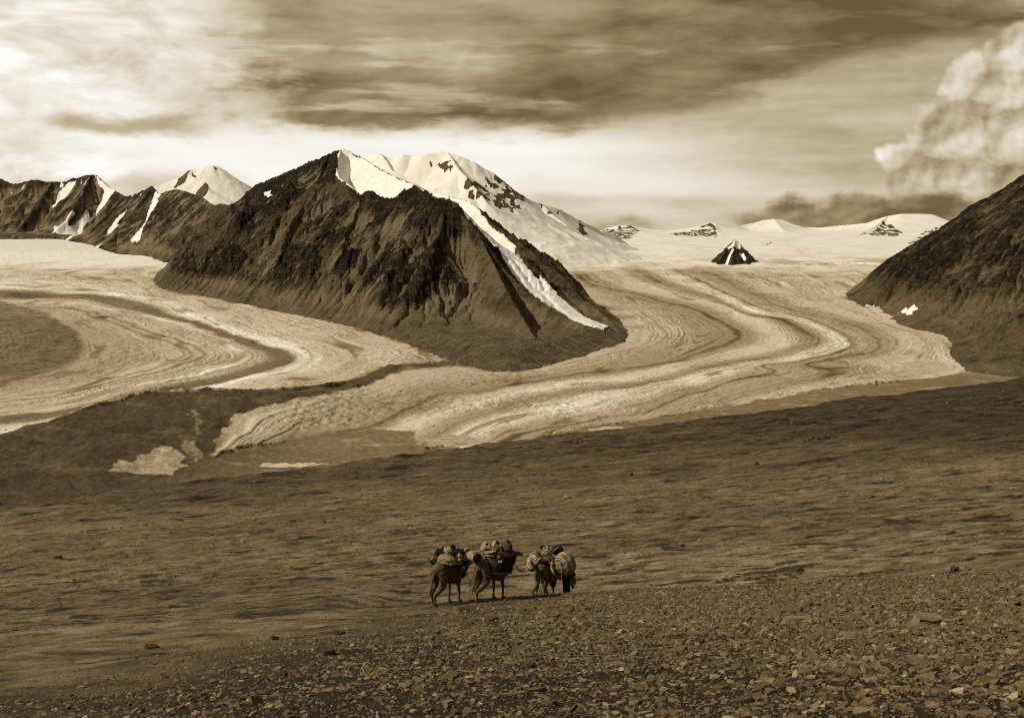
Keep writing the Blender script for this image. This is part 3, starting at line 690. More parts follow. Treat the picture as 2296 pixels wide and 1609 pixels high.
# ---------------------------------------------------------------- glacier and moraine
def build_glacier():
    ny = N(900); nx = N(1300)
    # rows even in the picture: slope from the camera
    sl = np.linspace(math.tan(.222), .0205, ny)
    yy = -G0 / (sl + GS)
    yy = np.concatenate([yy, yy[-1] * (13800 / yy[-1]) ** np.linspace(0.02, 1, 60)])
    t = np.linspace((-260 - 1148) / FPX, (2560 - 1148) / FPX, nx)
    Y = np.repeat(yy[:, None], nx, 1); X = Y * t[None, :]
    def line(pts, ext=True): return [on_glacier(*p) for p in smooth_line(pts, 5)]
    R = [
     ([(1270, 610), (1290, 640), (1310, 665), (1350, 690), (1390, 720), (1405, 750), (1380, 775), (1300, 800), (1200, 825), (1130, 832), (1060, 822), (1020, 817), (955, 824), (905, 832), (840, 852), (760, 883), (690, 905), (640, 922), (570, 935), (515, 950), (490, 985), (440, 1040)], .37),
     ([(1290, 612), (1330, 640), (1422, 661), (1523, 684), (1585, 704), (1636, 731), (1657, 750), (1640, 766), (1577, 785), (1500, 813), (1402, 826), (1305, 836), (1219, 848), (1147, 863), (1076, 874), (1004, 877), (961, 892), (914, 917), (860, 938), (824, 954), (740, 970), (640, 1000), (520, 1060)], .24),
     ([(1350, 606), (1430, 640), (1539, 669), (1644, 696), (1714, 735), (1749, 758), (1733, 778), (1655, 791), (1577, 809), (1500, 824), (1422, 844), (1305, 858), (1183, 874), (1058, 900), (980, 925), (900, 960), (800, 1010)], .47),
     ([(1420, 602), (1500, 640), (1578, 661), (1655, 696), (1753, 719), (1803, 743), (1823, 762), (1792, 782), (1694, 801), (1577, 824), (1422, 865), (1305, 880), (1180, 900), (1080, 930), (1000, 965), (930, 1010)], .27),
     ([(1460, 600), (1585, 646), (1675, 690), (1753, 706), (1830, 730), (1880, 751), (1894, 774), (1871, 787), (1792, 801), (1700, 813), (1610, 835), (1500, 860), (1400, 880), (1300, 905), (1180, 930), (1060, 965), (990, 1010)], .58),
     ([(1500, 598), (1610, 648), (1700, 688), (1780, 706), (1850, 728), (1898, 750), (1910, 774), (1885, 791), (1800, 808), (1712, 820), (1740, 834), (1712, 846), (1617, 864), (1508, 895), (1441, 922), (1344, 940), (1240, 955), (1130, 985)], .30),
     ([(1560, 598), (1694, 661), (1772, 692), (1889, 719), (1949, 747), (1972, 770), (1940, 793), (1850, 807), (1803, 817), (1840, 828), (1890, 834), (1869, 844), (1772, 860), (1655, 883), (1617, 898), (1628, 910), (1560, 925), (1430, 945), (1330, 958)], .25),
     ([(1640, 600), (1733, 650), (1850, 685), (1967, 719), (2037, 751), (2060, 774), (2025, 797), (1986, 809), (2045, 813), (2107, 819), (2064, 836), (1967, 852), (1850, 868), (1694, 900), (1600, 920), (1480, 945)], .40),
     ([(1800, 602), (1880, 640), (1904, 661), (1963, 685), (1974, 702), (2044, 735), (2126, 758), (2130, 786), (2169, 830), (2083, 846), (1967, 861), (1842, 873), (1655, 908), (1539, 932), (1383, 955)], .42)]
    Lf = [
     ([(-200, 585), (117, 580), (330, 578), (385, 592), (352, 612), (351, 635), (377, 653), (462, 665), (592, 691), (741, 720), (852, 750), (960, 791), (1010, 812), (960, 816), (870, 822), (815, 844), (741, 874), (666, 892), (555, 908), (462, 912), (332, 925), (240, 946), (166, 970), (117, 990), (-100, 1050)], .38),
     ([(-200, 610), (117, 606), (260, 620), (370, 664), (518, 698), (666, 745), (759, 772), (815, 804), (741, 835), (592, 858), (481, 884), (440, 900), (332, 918), (221, 939), (117, 962), (-100, 1010)], .44),
     ([(-200, 632), (117, 640), (240, 659), (370, 676), (425, 705), (481, 728), (574, 757), (648, 780), (685, 802), (648, 824), (555, 846), (444, 872), (388, 898), (332, 919), (221, 935), (117, 950), (-100, 985)], .58),
     ([(-200, 655), (117, 661), (258, 676), (370, 709), (444, 728), (537, 757), (611, 787), (648, 806), (611, 820), (518, 843), (407, 869), (295, 895), (117, 924), (-100, 955)], .13),
     ([(-200, 675), (117, 679), (258, 694), (407, 728), (462, 750), (518, 776), (552, 798), (537, 813), (444, 839), (332, 861), (221, 883), (117, 909), (-100, 940)], .40),
     ([(-200, 700), (117, 690), (240, 713), (332, 750), (407, 772), (445, 792), (407, 813), (295, 846), (117, 884), (-100, 910)], .36),
     ([(-200, 720), (60, 690), (117, 700), (184, 735), (222, 772), (205, 805), (147, 832), (117, 848), (-100, 880)], .30),
     ([(-200, 760), (60, 720), (117, 735), (150, 770), (130, 810), (60, 830), (-100, 845)], .12)]
    Pr = [on_glacier(*p) for p in [(1200, 585), (1270, 610), (1290, 640), (1310, 665), (1350, 690), (1390, 720), (1405, 750), (1380, 775), (1300, 800), (1200, 825), (1130, 832), (1060, 822), (1020, 817), (955, 825), (905, 833), (840, 855), (760, 886), (690, 908), (640, 924), (570, 938), (520, 950), (492, 985), (478, 1020), (560, 1003), (640, 988), (740, 972), (830, 960), (920, 968), (945, 1005), (1040, 1003), (1140, 1000), (1240, 975), (1330, 957), (1450, 942), (1560, 922), (1640, 908), (1740, 892), (1850, 873), (1960, 861), (2080, 846), (2169, 834), (2240, 820), (2300, 585)]]
    Pl = [on_glacier(*p) for p in [(-260, 560), (330, 572), (395, 590), (356, 612), (351, 635), (377, 653), (462, 665), (592, 691), (741, 720), (852, 750), (960, 791), (1018, 814), (960, 817), (870, 822), (815, 847), (741, 877), (666, 896), (555, 912), (462, 916), (332, 929), (240, 951), (166, 977), (117, 996), (-260, 1080)]]
    wob = 9 + .004 * Y
    jx = X + wob * fbm(X / 45, Y / 45, 4, 3, .6); jy = Y + wob * fbm(X / 45 + 7, Y / 45, 4, 4, .6) * 2
    inR = in_poly(jx, jy, Pr); inL = in_poly(jx, jy, Pl) & ~inR
    def flow(lines, mask):
        x = X[mask]; y = Y[mask]
        x = x + 10 * fbm(x / 90, y / 120, 3, 8); y = y + 22 * fbm(x / 90 + 5, y / 120, 3, 9)
        ws = 0; wv = 0; wl = 0; ds = []
        for i, (pts, L) in enumerate(lines):
            d, s = seg_dist(x, y, line(pts)); ds.append(d)
            k = 1 / (d + 3) ** 3.6
            ws = ws + k; wv = wv + k * i; wl = wl + k * L
        return wv / ws, wl / ws, ds, x, y
    tone = .125 + .10 * sst(fbm(X / 90, Y / 45, 5, 19, .66), .08, .4) + .05 * fbm(X / 9, Y / 14, 4, 20, .7) + .03 * fbm(X / 60, Y / 60, 5, 21, .6) + .03 * fbm(X / 300, Y / 300, 3, 22)      # gravel
    relief = 3.0 * fbm(X / 60, Y / 60, 4, 23) + 1.2 * fbm(X / 12, Y / 14, 3, 24)
    for lines, mask, sd in ((R, inR, 0), (Lf, inL, 50)):
        w, l, ds, x, y = flow(lines, mask)
        st = pn(w * 9, x / 1600 + sd, 1 + sd) * .4 + pn(w * 23, x / 500, 2 + sd) * .45 + pn(w * 48, x / 300, 3 + sd) * .5 + pn(w * 85, x / 240, 4 + sd) * .45
        st = st * (.35 + .9 * sst(fbm(x / 260, y / 420, 3, 120 + sd), -.25, .3))
        bl = fbm(x / 200, y / 260, 5, 5 + sd, .6)
        tn = 1.0 * l * (1 + .52 * st + .16 * bl)
        if sd == 0:
            tn = tn * (1 - .62 * np.exp(-(ds[1] / (8 + 4 * pn(x / 200, y / 200, 6))) ** 2))
            tn = tn * (1 - .6 * np.exp(-(ds[5] / 5) ** 2)) * (1 - .35 * np.exp(-(ds[6] / 5) ** 2)) * (1 - .3 * np.exp(-(ds[3] / 5) ** 2))
        else:
            tn = tn * (1 + .28 * np.exp(-(ds[2] / 9) ** 2)) * (1 + .5 * np.exp(-(ds[4] / 7) ** 2)) * (1 - .5 * np.exp(-((ds[5] - 14) / 6) ** 2))
        tn = tn * (1 - .55 * sst(np.abs(pn(w * 15, x / 400, 91 + sd)), .10, .02) * sst(pn(x / 240, y / 300, 92 + sd), -.15, .25))
        tn = tn * (1 - .45 * sst(np.abs(pn(w * 37, x / 300, 93 + sd)), .16, .03) * sst(pn(x / 180 + 8, y / 260, 94 + sd), -.1, .3))
        tn = tn * (1 - .6 * sst(fbm(x / 9, y / 14, 2, 95 + sd), .40, .48))
        # crevassed, broken patches
        cv = sst(fbm(x / 350, y / 600, 3, 31 + sd), .12, .35)
        tn = tn * (1 - .25 * cv * sst(fbm(x / 14, y / 30, 3, 33 + sd), -.1, .25)) + .02 * cv
        tone[mask] = tn
        relief[mask] = 2.4 * st + 10 * fbm(x / 260, y / 380, 3, 35 + sd) + 1.6 * fbm(x / 22, y / 30, 3, 36 + sd) + 3.0 * cv * fbm(x / 14, y / 26, 3, 37 + sd)
    # dirty, crumbling margins: rubble thins out over the ice
    ins = (inR | inL).astype(float); eb = blur(ins, 34)
    rub = sst(fbm(X / 16, Y / 26, 4, 201, .66) + 1.5 * (.78 - eb), .0, .5) * ins * sst(Y, 5200, 4200)
    tone = tone * (1 - .68 * rub)
    spill = sst(fbm(X / 12, Y / 20, 4, 205, .66) + 1.2 * (eb - .42), .12, .4) * (1 - ins)
    tone = tone * (1 - spill) + .24 * spill
    # debris-covered mound against the left valley side
    pd = [on_glacier(*p) for p in [(-260, 630), (-40, 664), (60, 690), (100, 700), (130, 716), (158, 742), (180, 772), (174, 796), (150, 814), (128, 832), (50, 856), (-60, 890), (-260, 960)]]
    md = blur(in_poly(X + 26 * fbm(X / 60, Y / 70, 5, 301, .62), Y + 60 * fbm(X / 60, Y / 70 + 7, 5, 302, .62), pd).astype(float), 60)
    ms = sst(md + .55 * fbm(X / 18, Y / 34, 6, 303, .72), .3, .95) * .8
    tone = tone * (1 - ms) + ms * .11 * (1 + 1.5 * fbm(X / 60, Y / 34, 6, 304, .76))
    relief = relief * (1 - md * .5) + md * (4 + 7 * fbm(X / 60, Y / 80, 6, 305, .62))
    # snow line on the far ice
    sn = sst(Y + 900 * fbm(X / 260, Y / 700, 6, 55, .62), 5700, 6700)
    tone = tone * (1 - sn) + .67 * sn
    snl = sst(Y + 500 * fbm(X / 500, Y / 300, 4, 57, .6), 7700, 8000) * (X < -900)
    tone = tone * (1 - snl) + .62 * snl
    far = sst(Y, 5200, 6300) * (1 - sn) * (X > 0)
    tone = tone * (1 - far * .3) + far * .25 * sst(fbm(X / 300, Y / 150, 4, 59), .1, .3)
    Z = np.minimum(gz(Y), -40 + .004 * (Y - 12000) + 400 * (X < -900)) + relief
    # ice-cored moraine ridge between the two arms
    crest = [on_glacier(*p) for p in smooth_line([(1030, 816), (960, 815), (870, 820), (815, 846), (741, 876), (666, 895), (555, 911), (462, 915), (332, 928), (240, 950), (166, 976), (117, 995), (-150, 1090)], 5)]
    d, s = seg_dist(X, Y, crest)
    tot = s.max(); hgt = 4 + 32 * sst(s, tot * .25, tot * .62)
    wid = 40 + 230 * sst(s, tot * .30, tot * .55)
    near = ~in_poly(X, Y, Pl)
    fall = np.where(near, d / wid, d / 60)
    ridge = hgt * np.clip(1 - fall, 0, 1) ** 1.15
    Z += ridge
    hill = near & ~inR & (d < 400)
    hm = sst(fall, 1.5, .8) * near * (~inR)
    tone = np.where(hill, tone * (1 - .62 * hm), tone)
    Z += hm * hill * (8 * fbm(X / 75, Y / 75, 6, 61, .55))
    tone = tone * (1 + hill * hm * (.42 * fbm(X / 22, Y / 90, 5, 62, .7) + .25 * fbm(X / 6, Y / 12, 3, 64)))
    # thin debris band on the edge of the right arm
    edge = near & (s < tot * .5)
    band = sst(d + 8 * fbm(X / 20, Y / 20, 3, 67), 30, 20) * edge
    tone = tone * (1 - band) + .07 * band * (1 + .5 * fbm(X / 15, Y / 15, 3, 66))
    # ice faces showing through the hill, and the pale pan by the plain
    for k, (P, L) in enumerate([([(250, 1072), (262, 1050), (300, 1045), (340, 1022), (365, 1010), (400, 1020), (420, 1040), (390, 1062), (340, 1072)], .27), ([(400, 1010), (425, 995), (455, 1020), (440, 1040)], .17), ([(430, 945), (445, 940), (455, 985), (440, 990)], .14),
                              ([(575, 1044), (600, 1038), (680, 1036), (745, 1040), (690, 1046), (610, 1049)], .42), ([(945, 985), (1020, 975), (1100, 985), (1060, 1000), (960, 1004)], .30), ([(1320, 960), (1380, 955), (1400, 962), (1330, 968)], .34)]):
        pp = [on_glacier(*p) for p in P]
        q = in_poly(X + 10 * fbm(X / 30, Y / 30, 4, 70 + k), Y + 22 * fbm(X / 30, Y / 30 + 4, 4, 75 + k), pp)
        a = blur(q.astype(float), 4) + (1.1 * fbm(X / 12, Y / 40, 5, 85 + k, .68) - .12 if k < 3 else 0)
        a = sst(a, .35, .65)
        tone = tone * (1 - a) + a * L * (1 + .9 * fbm(X / 22, Y / 10, 5, 80 + k, .65))
    tone = np.maximum(tone, .03)
    grid_mesh('glacier', X, Y, Z, M_GLAC, dict(tone=tone), label='two winding glacier arms streaked by medial moraines')
build_glacier()
print('glacier', time.time() - T00)

# ---------------------------------------------------------------- near ground: stony spur, then grass plain
def ground_z(X, Y, detail=True):
    X = np.asarray(X, float); Y = np.asarray(Y, float)
    plain = -15.5 - .133 * Y + .0926 * X
    plain = plain + .9 * fbm(X / 60, Y / 70, 3, 3) * sst(Y, 60, 140) * np.clip(Y / 250, .3, 2)
    # terrace edge: beyond it the ground falls to the moraine
    Ye = 470 + 1.0 * X + 40 * fbm(X / 160, X * 0 + 3, 3, 9)
    plain = plain - .9 * np.maximum(Y - Ye, 0) ** 1.0 * sst(Y - Ye, 0, 60) - 0.0
    yc = 50.6 + .06 * X + 1.2 * pn(X / 7, X * 0, 5)
    k = .29 + .26 * sst(X, -14, 2)
    over = np.maximum(Y - yc, 0)
    spur = -1.93 - .256 * np.minimum(Y, yc) + .065 * X - .015 * (np.sqrt(X * X + 9) - 3) - k * (np.sqrt(over ** 2 + 2.0) - 1.414)
    spur = spur + .35 * fbm(X / 9, Y / 9, 3, 13) * sst(Y, 4, 20) * sst(X, 0, -8) + .15 * fbm(X / 4, Y / 4, 3, 14)
    b = 1.6
    m = np.maximum(plain, spur)
    z = m + b * np.log(np.exp((plain - m) / b) + np.exp((spur - m) / b))
    if detail:
        far = sst(Y, 56, 85)
        hum = fbm(X / 5.5, Y / 4.0, 4, 17, .5); hum2 = fbm(X / 17, Y / 11, 3, 18)
        z = z + far * (.36 * (ridged(X / 13, Y / 5.5, 5, 17, .6) - .5) * np.clip(Y / 140, .55, 2.4) + .25 * hum + 0.7 * np.maximum(hum2, -.2) * np.clip(Y / 160, .5, 2.2))
        z = z + (1 - far) * .05 * fbm(X / .9, Y / .9, 4, 19)
    return z
def stoniness(X, Y):
    """1 on the scree of the spur, 0 on the grass"""
    yc = 51.5 + .06 * X
    e = np.minimum(yc - Y, 40) + 1.5 * fbm(X / 4, Y / 4, 3, 27)
    s = sst(e, -1.5, .5)
    lf = sst(X * 1.0 + (Y - 34) * -.32 + 2.5 * fbm(X / 5, Y / 7, 4, 28), -10, 1)   # thins out to the left
    return s * np.clip(lf, .0, 1)
def build_ground():
    ny = N(1150); nx = N(1400)
    sl = np.concatenate([np.linspace(.62, .31, ny // 3, endpoint=False), np.linspace(.31, .105, ny - ny // 3)])
    # depth rows from the mean profile
    yp = np.concatenate([np.linspace(3, 51, 400), 51 * (1500 / 51) ** np.linspace(0.002, 1, 1500)])
    yy = np.concatenate([np.geomspace(3.0, 50, int(ny * .28)), np.geomspace(50.2, 70, int(ny * .1)), np.geomspace(70.4, 1500, int(ny * .62))])
    t = np.linspace(-.56, .56, nx)
    Y = np.repeat(yy[:, None], nx, 1); X = Y * t[None, :]
    Z = ground_z(X, Y)
    st = stoniness(X, Y)
    grass = .132 * (1 + .40 * fbm(X / 14, Y / 9, 5, 41, .6) + .30 * fbm(X / 70, Y / 40, 4, 42))
    fw = sst(np.log(Y), math.log(110), math.log(420))
    p1 = fbm(X / 3.2, Y / 1.5, 5, 47, .72) * (1 - fw) + fbm(X / 10, Y / 5, 6, 49, .74) * fw
    grass = grass * np.clip(1 + 2.0 * p1, .2, 2.1)
    p2 = fbm(X / 6, Y / 2.4, 5, 48, .66) * (1 - fw) + fbm(X / 20, Y / 8, 6, 50, .7) * fw
    grass = grass * (1 - .8 * sst(p2, .10, .26))
    bare = sst(fbm(X / 26, Y / 8, 5, 43, .62) + .25 * fbm(X / 3, Y / 1.6, 3, 44) - .05 * sst(Y, 70, 110), .27, .42)
    bare = np.maximum(bare * sst(Y, 62, 90), 0)
    grass = grass * (1 - .72 * bare)
    # grass colour darkened towards the terrace edge and, like vignetting, up the right side
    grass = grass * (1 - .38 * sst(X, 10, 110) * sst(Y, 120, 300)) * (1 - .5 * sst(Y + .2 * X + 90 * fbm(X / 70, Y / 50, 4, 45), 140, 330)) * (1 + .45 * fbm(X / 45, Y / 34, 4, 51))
    scree = .018 * (1 + .4 * fbm(X / .6, Y / .6, 4, 46, .6))  # near-black ground puts the shade of the gaps between stones into the colour
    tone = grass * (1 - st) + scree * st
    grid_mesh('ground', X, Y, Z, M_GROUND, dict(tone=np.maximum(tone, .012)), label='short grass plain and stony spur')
build_ground()
print('ground', time.time() - T00)

# ---------------------------------------------------------------- stones
def mat_stone():
    m, nt, b = new_mat('slate')
    co = V(nt, nt.node('ShaderNodeNewGeometry').outputs['Position'])
    n1 = nt.noise(co, 14., 5, .7)
    r = V(nt, nt.node('ShaderNodeObjectInfo').outputs['Random'])
    L = (nt.attr('tone') * (.8 + r * .4)) * (.45 + n1 * 1.1)
    nt.l.new(nt.sepia(L.max(.006)).s, b.inputs['Base Color'])
    b.inputs['Roughness'].default_value = .75
    bump(nt, b, n1 * .02, .7, 1.0)
    return m
M_STONE = mat_stone()
def shards(P, size, thick, yaw, tilt, tdir, tone, n=7, seed=1):
    """many thin broken plates as one set of arrays"""
    r = np.random.default_rng(seed); k = len(P)
    ang = np.linspace(0, 2 * np.pi, n, endpoint=False)[None] + r.uniform(-.32, .32, (k, n))
    rad = size[:, None] * r.uniform(.55, 1.0, (k, n))
    asp = r.uniform(.30, .75, (k, 1))
    x = np.cos(ang) * rad; y = np.sin(ang) * rad * asp
    top = np.stack([x * .86, y * .86, thick[:, None] * r.uniform(.6, 1.1, (k, n))], -1)
    bot = np.stack([x, y, -thick[:, None] * np.ones((1, n)) * 1.2], -1)
    v = np.concatenate([top, bot], 1)
    c, s = np.cos(yaw)[:, None], np.sin(yaw)[:, None]
    v = np.stack([v[..., 0] * c - v[..., 1] * s, v[..., 0] * s + v[..., 1] * c, v[..., 2]], -1)
    v[..., 2] += np.tan(tilt)[:, None] * (v[..., 0] * np.cos(tdir)[:, None] + v[..., 1] * np.sin(tdir)[:, None])
    v += P[:, None, :]
    return v
def shard_mesh(name, v, tone, n=7):
    k = len(v); me = bpy.data.meshes.new(name)
    base = (np.arange(k) * 2 * n)[:, None]
    i = np.arange(n); j = (i + 1) % n
    topf = base + i[None]
    side = np.stack([base + i + n, base + j + n, base + j, base + i], -1).reshape(k, -1)
    loops = np.concatenate([topf, side], 1).reshape(-1).astype(np.int32)
    lt = np.tile(np.array([n] + [4] * n), k); ls = np.concatenate([[0], np.cumsum(lt)[:-1]])
    me.vertices.add(k * 2 * n); me.vertices.foreach_set('co', v.reshape(-1).astype(np.float32))
    me.loops.add(len(loops)); me.loops.foreach_set('vertex_index', loops)
    me.polygons.add(len(lt)); me.polygons.foreach_set('loop_start', ls.astype(np.int32))
    me.update(calc_edges=True)
    me.polygons.foreach_set('use_smooth', np.zeros(len(lt), bool))
    a = me.attributes.new('tone', 'FLOAT', 'POINT'); a.data.foreach_set('value', np.repeat(tone, 2 * n).astype(np.float32))
    me.materials.append(M_STONE)
    return me
def build_scree():
    r = np.random.default_rng(21); K = 520000
    Y = np.sqrt(r.uniform(9.5 ** 2, 54 ** 2, K)); X = Y * r.uniform(-.56, .56, K)
    st = stoniness(X, Y)
    keep = r.uniform(0, 1, K) < (.03 + .97 * st) * np.clip(.35 + .65 * sst(X + .25 * (Y - 30), -6, 8), 0, 1)
    X, Y, st = X[keep], Y[keep], st[keep]; k = len(X)
    size = np.exp(r.normal(np.log(.029), .6, k)).clip(.011, .13) * (.7 + .3 * st) * (1 + .35 * sst(X, -2, 12))
    thick = size * r.uniform(.08, .24, k)
    tilt = np.abs(r.normal(.14, .3, k)).clip(0, 1.0); tone = np.exp(r.normal(np.log(.078), .42, k)).clip(.02, .24)
    Z = ground_z(X, Y) + thick * .5
    v = shards(np.stack([X, Y, Z], -1), size, thick, r.uniform(0, 6.3, k), tilt, r.uniform(0, 6.3, k), tone)
    me = shard_mesh('scree', v, tone); o = bpy.data.objects.new('scree', me); COL.objects.link(o)
    o['kind'] = 'stuff'; o['label'] = 'loose broken slate covering the near slope'; o['category'] = 'scree'
    print('stones', k)
build_scree()
def one_slab(seed, size, thick, tone, n=9):
    v = shards(np.zeros((1, 3)), np.array([size]), np.array([thick]), np.zeros(1), np.zeros(1), np.zeros(1), None, n, seed)
    return shard_mesh('flat_stone', v, np.array([tone]), n)
def ground_hit(px, py):
    t, s = ray(px, py); y = np.linspace(6, 1500, 60000) if py < 1300 else np.linspace(6, 130, 20000)
    z = ground_z(t * y, y); i = int(np.argmax(z >= s * y)); return t * y[i], y[i], z[i]
SLAB_GROUP = 'flat slate slabs lying in the scree'
def build_slabs():
    r = np.random.default_rng(33)
    protos = []
    for i in range(14):
        me = one_slab(300 + i, .22, .03 + .05 * r.random(), .05 + .09 * r.random()); protos.append(me)
    placed = 0
    while placed < 260:
        Y = math.sqrt(r.uniform(10 ** 2, 50 ** 2)) if r.random() < .5 else r.uniform(10.5, 44); X = Y * r.uniform(-.45, .45)
        if r.random() > (stoniness(np.array([X]), np.array([Y]))[0] + .03) * (.3 + .7 * sst(np.array([X + .25 * (Y - 30)]), -6, 6)[0]): continue
        o = bpy.data.objects.new('flat_stone', protos[placed % 14]); COL.objects.link(o)
        s = float(np.exp(r.normal(-.75, .35))) * (.7 + Y / 45)
        o.scale = (s * r.uniform(.8, 1.4), s * r.uniform(.7, 1.1), s * r.uniform(.5, 1.0))
        o.rotation_euler = (r.normal(0, .13), r.normal(0, .13), r.uniform(0, 6.3))
        o.location = (X, Y, float(ground_z(X, Y)) + .03)
        o['label'] = 'flat slab of broken slate lying in the loose scree'; o['category'] = 'flat stone'; o['group'] = SLAB_GROUP
        placed += 1
    # the ones that stand out
    big = [(1052, 1369, .44, .07, .035, 'long dark slab lying just behind the hind feet of the left camels', .25), (1762, 1374, .62, .09, .10, 'large pointed slab with a shaded notch in the right half of the scree', -.1),
           (1790, 1392, .50, .06, .15, 'broad pale slab just below the large pointed slab', .1), (705, 1409, .55, .035, .16, 'long thin pale slab where grass and scree meet', .05), (340, 1452, .28, .035, .035, 'long dark slab low on the grassy left slope', .3),
           (758, 1422, .22, .04, .03, 'tilted dark slab right of the long thin pale slab', .35), (615, 1434, .15, .07, .03, 'small black rock on the left part of the scree', .1), (730, 1465, .26, .08, .04, 'dark blocky rock near the foot of the left slope', .1),
           (2140, 1279, .42, .26, .04, 'dark rounded rock on the crest at the right edge', .1), (1795, 1281, .40, .25, .035, 'dark rock at the right end of the grassy bank on the crest', .2), (130, 1252, .6, .35, .06, 'pale topped boulder alone on the grass at the left edge', .1),
           (2075, 1400, .40, .16, .13, 'upright pale wedge of slate near the right edge', .5), (1560, 1290, .5, .05, .17, 'thin pale plank of slate on the crest left of the grassy bank', .1)]
    for i, (px, py, s, th, tone, lab, tl) in enumerate(big):
        me = one_slab(500 + i, s, th, tone, 11); me.name = 'flat_stone'
        nm = 'boulder' if th > .2 else 'flat_stone'
        o = bpy.data.objects.new(nm, me); COL.objects.link(o)
        x, y, z = ground_hit(px, py); o.location = (x, y, z + .05)
        o.rotation_euler = (tl * .6, tl * .2, .3 * math.sin(i * 7)); o.scale = (1, 1, 1)
        o['label'] = lab; o['category'] = 'rock'
build_slabs()
def rock_mesh(name, seed, tone):
    """rounded, faceted boulder"""
    bm = bmesh.new(); bmesh.ops.create_icosphere(bm, subdivisions=3, radius=1.0)
    r = np.random.default_rng(seed); c = r.normal(0, 1, (9, 3)); c /= np.linalg.norm(c, axis=1)[:, None]; dd = r.uniform(.55, .95, 9)
    for v in bm.verts:
        p = np.array(v.co)
        for q, d in zip(c, dd):
            e = p @ q - d
            if e > 0: p = p - q * e * .9
        v.co = p * (1 + .05 * math.sin(9 * p[0] + seed) * math.cos(7 * p[1])) * np.array([1, .8, .7])
    me = bpy.data.meshes.new(name); bm.to_mesh(me); bm.free()
    a = me.attributes.new('tone', 'FLOAT', 'POINT'); a.data.foreach_set('value', np.full(len(me.vertices), tone, np.float32))
    me.materials.append(M_STONE); return me
def build_boulders():
    dark = [rock_mesh('boulder', 700 + i, .022) for i in range(4)]; pale = [rock_mesh('boulder', 720 + i, .16) for i in range(3)]
    def put(px, py, s, me, lab, group=None, zs=1.0):
        x, y, z = ground_hit(px, py); o = bpy.data.objects.new('boulder', me); COL.objects.link(o)
        o.location = (x, y, z + s * .25); o.scale = (s, s, s * zs); o.rotation_euler = (0, 0, px * 1.7)
        o['label'] = lab; o['category'] = 'boulder'
        if group: o['group'] = group
    put(1416, 1066, .34, dark[0], 'small dark upright stone on the dark patch in mid plain', zs=2.6)
    put(1696, 1041, .42, dark[2], 'dark conical stone on the plain below the row of dots', zs=1.6)
    for px, py, s in ((1755, 984, .5), (1762, 986, .35), (1774, 983, .5), (1803, 989, .4), (1816, 987, .6), (1824, 983, .4), (1835, 985, .5), (1852, 982, .7), (1858, 983, .5), (1873, 982, .5)):
        put(px, py, s, dark[int(px) % 4], 'small dark boulder in a row across the far right plain', 'row of dark boulders')
    r = np.random.default_rng(5)
    for i in range(24):
        px = r.uniform(60, 2240); py = r.uniform(1060, 1300)
        lim = 1290 - (px - 1148) * .06
        if py > lim - 30: continue
        put(px, py, float(np.exp(r.normal(-1.9, .35))) * (1 + (1300 - py) / 200), pale[i % 3] if i % 3 else dark[i % 4], 'scattered stone on the open grass plain', 'stones scattered over the plain')
build_boulders()
def build_tufts():
    m = plain_grass(); r = np.random.default_rng(61)
    protos = []; allb = bmesh.new()
    for k in range(3):
        bm = bmesh.new()
        for i in range(150):
            a = r.uniform(0, 6.3); q = abs(r.normal(0, .16)); x, y = q * math.cos(a) * 1.5, q * math.sin(a)
            h = r.uniform(.10, .26) * (1 - q); l = r.normal(0, .10, 2); w = r.uniform(.006, .012); s = Vector((math.cos(a + 1.6), math.sin(a + 1.6), 0)) * w
            p = Vector((x, y, -.05)); mid = p + Vector((l[0] * .4, l[1] * .4, .05 + h * .6)); tip = p + Vector((l[0], l[1], .05 + h))
            v = [bm.verts.new(t) for t in (p - s, p + s, mid + s * .7, mid - s * .7, tip)]
            bm.faces.new(v[:4]); bm.faces.new((v[3], v[2], v[4]))
        me = bpy.data.meshes.new('grass_tuft'); bm.to_mesh(me); bm.free(); me.materials.append(m); protos.append(me)
    for i in range(26):
        t = i / 25; px = 1600 + 190 * t + r.normal(0, 6); x, y, z = ground_hit(px, 1296 - 10 * t + r.uniform(0, 14))
        s = r.uniform(.8, 1.5); M = Matrix.Translation((x, y, z)) @ Matrix.Rotation(r.uniform(0, 6.3), 4, 'Z') @ Matrix.Diagonal((s, s, s * r.uniform(.7, 1.2), 1))
        q = protos[i % 3].copy(); q.transform(M); allb.from_mesh(q)
    me = bpy.data.meshes.new('bank_grass'); allb.to_mesh(me); allb.free(); me.materials.append(m)
    o = bpy.data.objects.new('bank_grass', me); COL.objects.link(o); o['kind'] = 'stuff'; o['label'] = 'dry grass along the bank on the stony crest'; o['category'] = 'grass'
def plain_grass():
    m, nt, b = new_mat('dry_grass'); n = nt.noise(obj_co(nt), 9., 3, .6)
    nt.l.new(nt.sepia(.03 + n * .10).s, b.inputs['Base Color']); return m
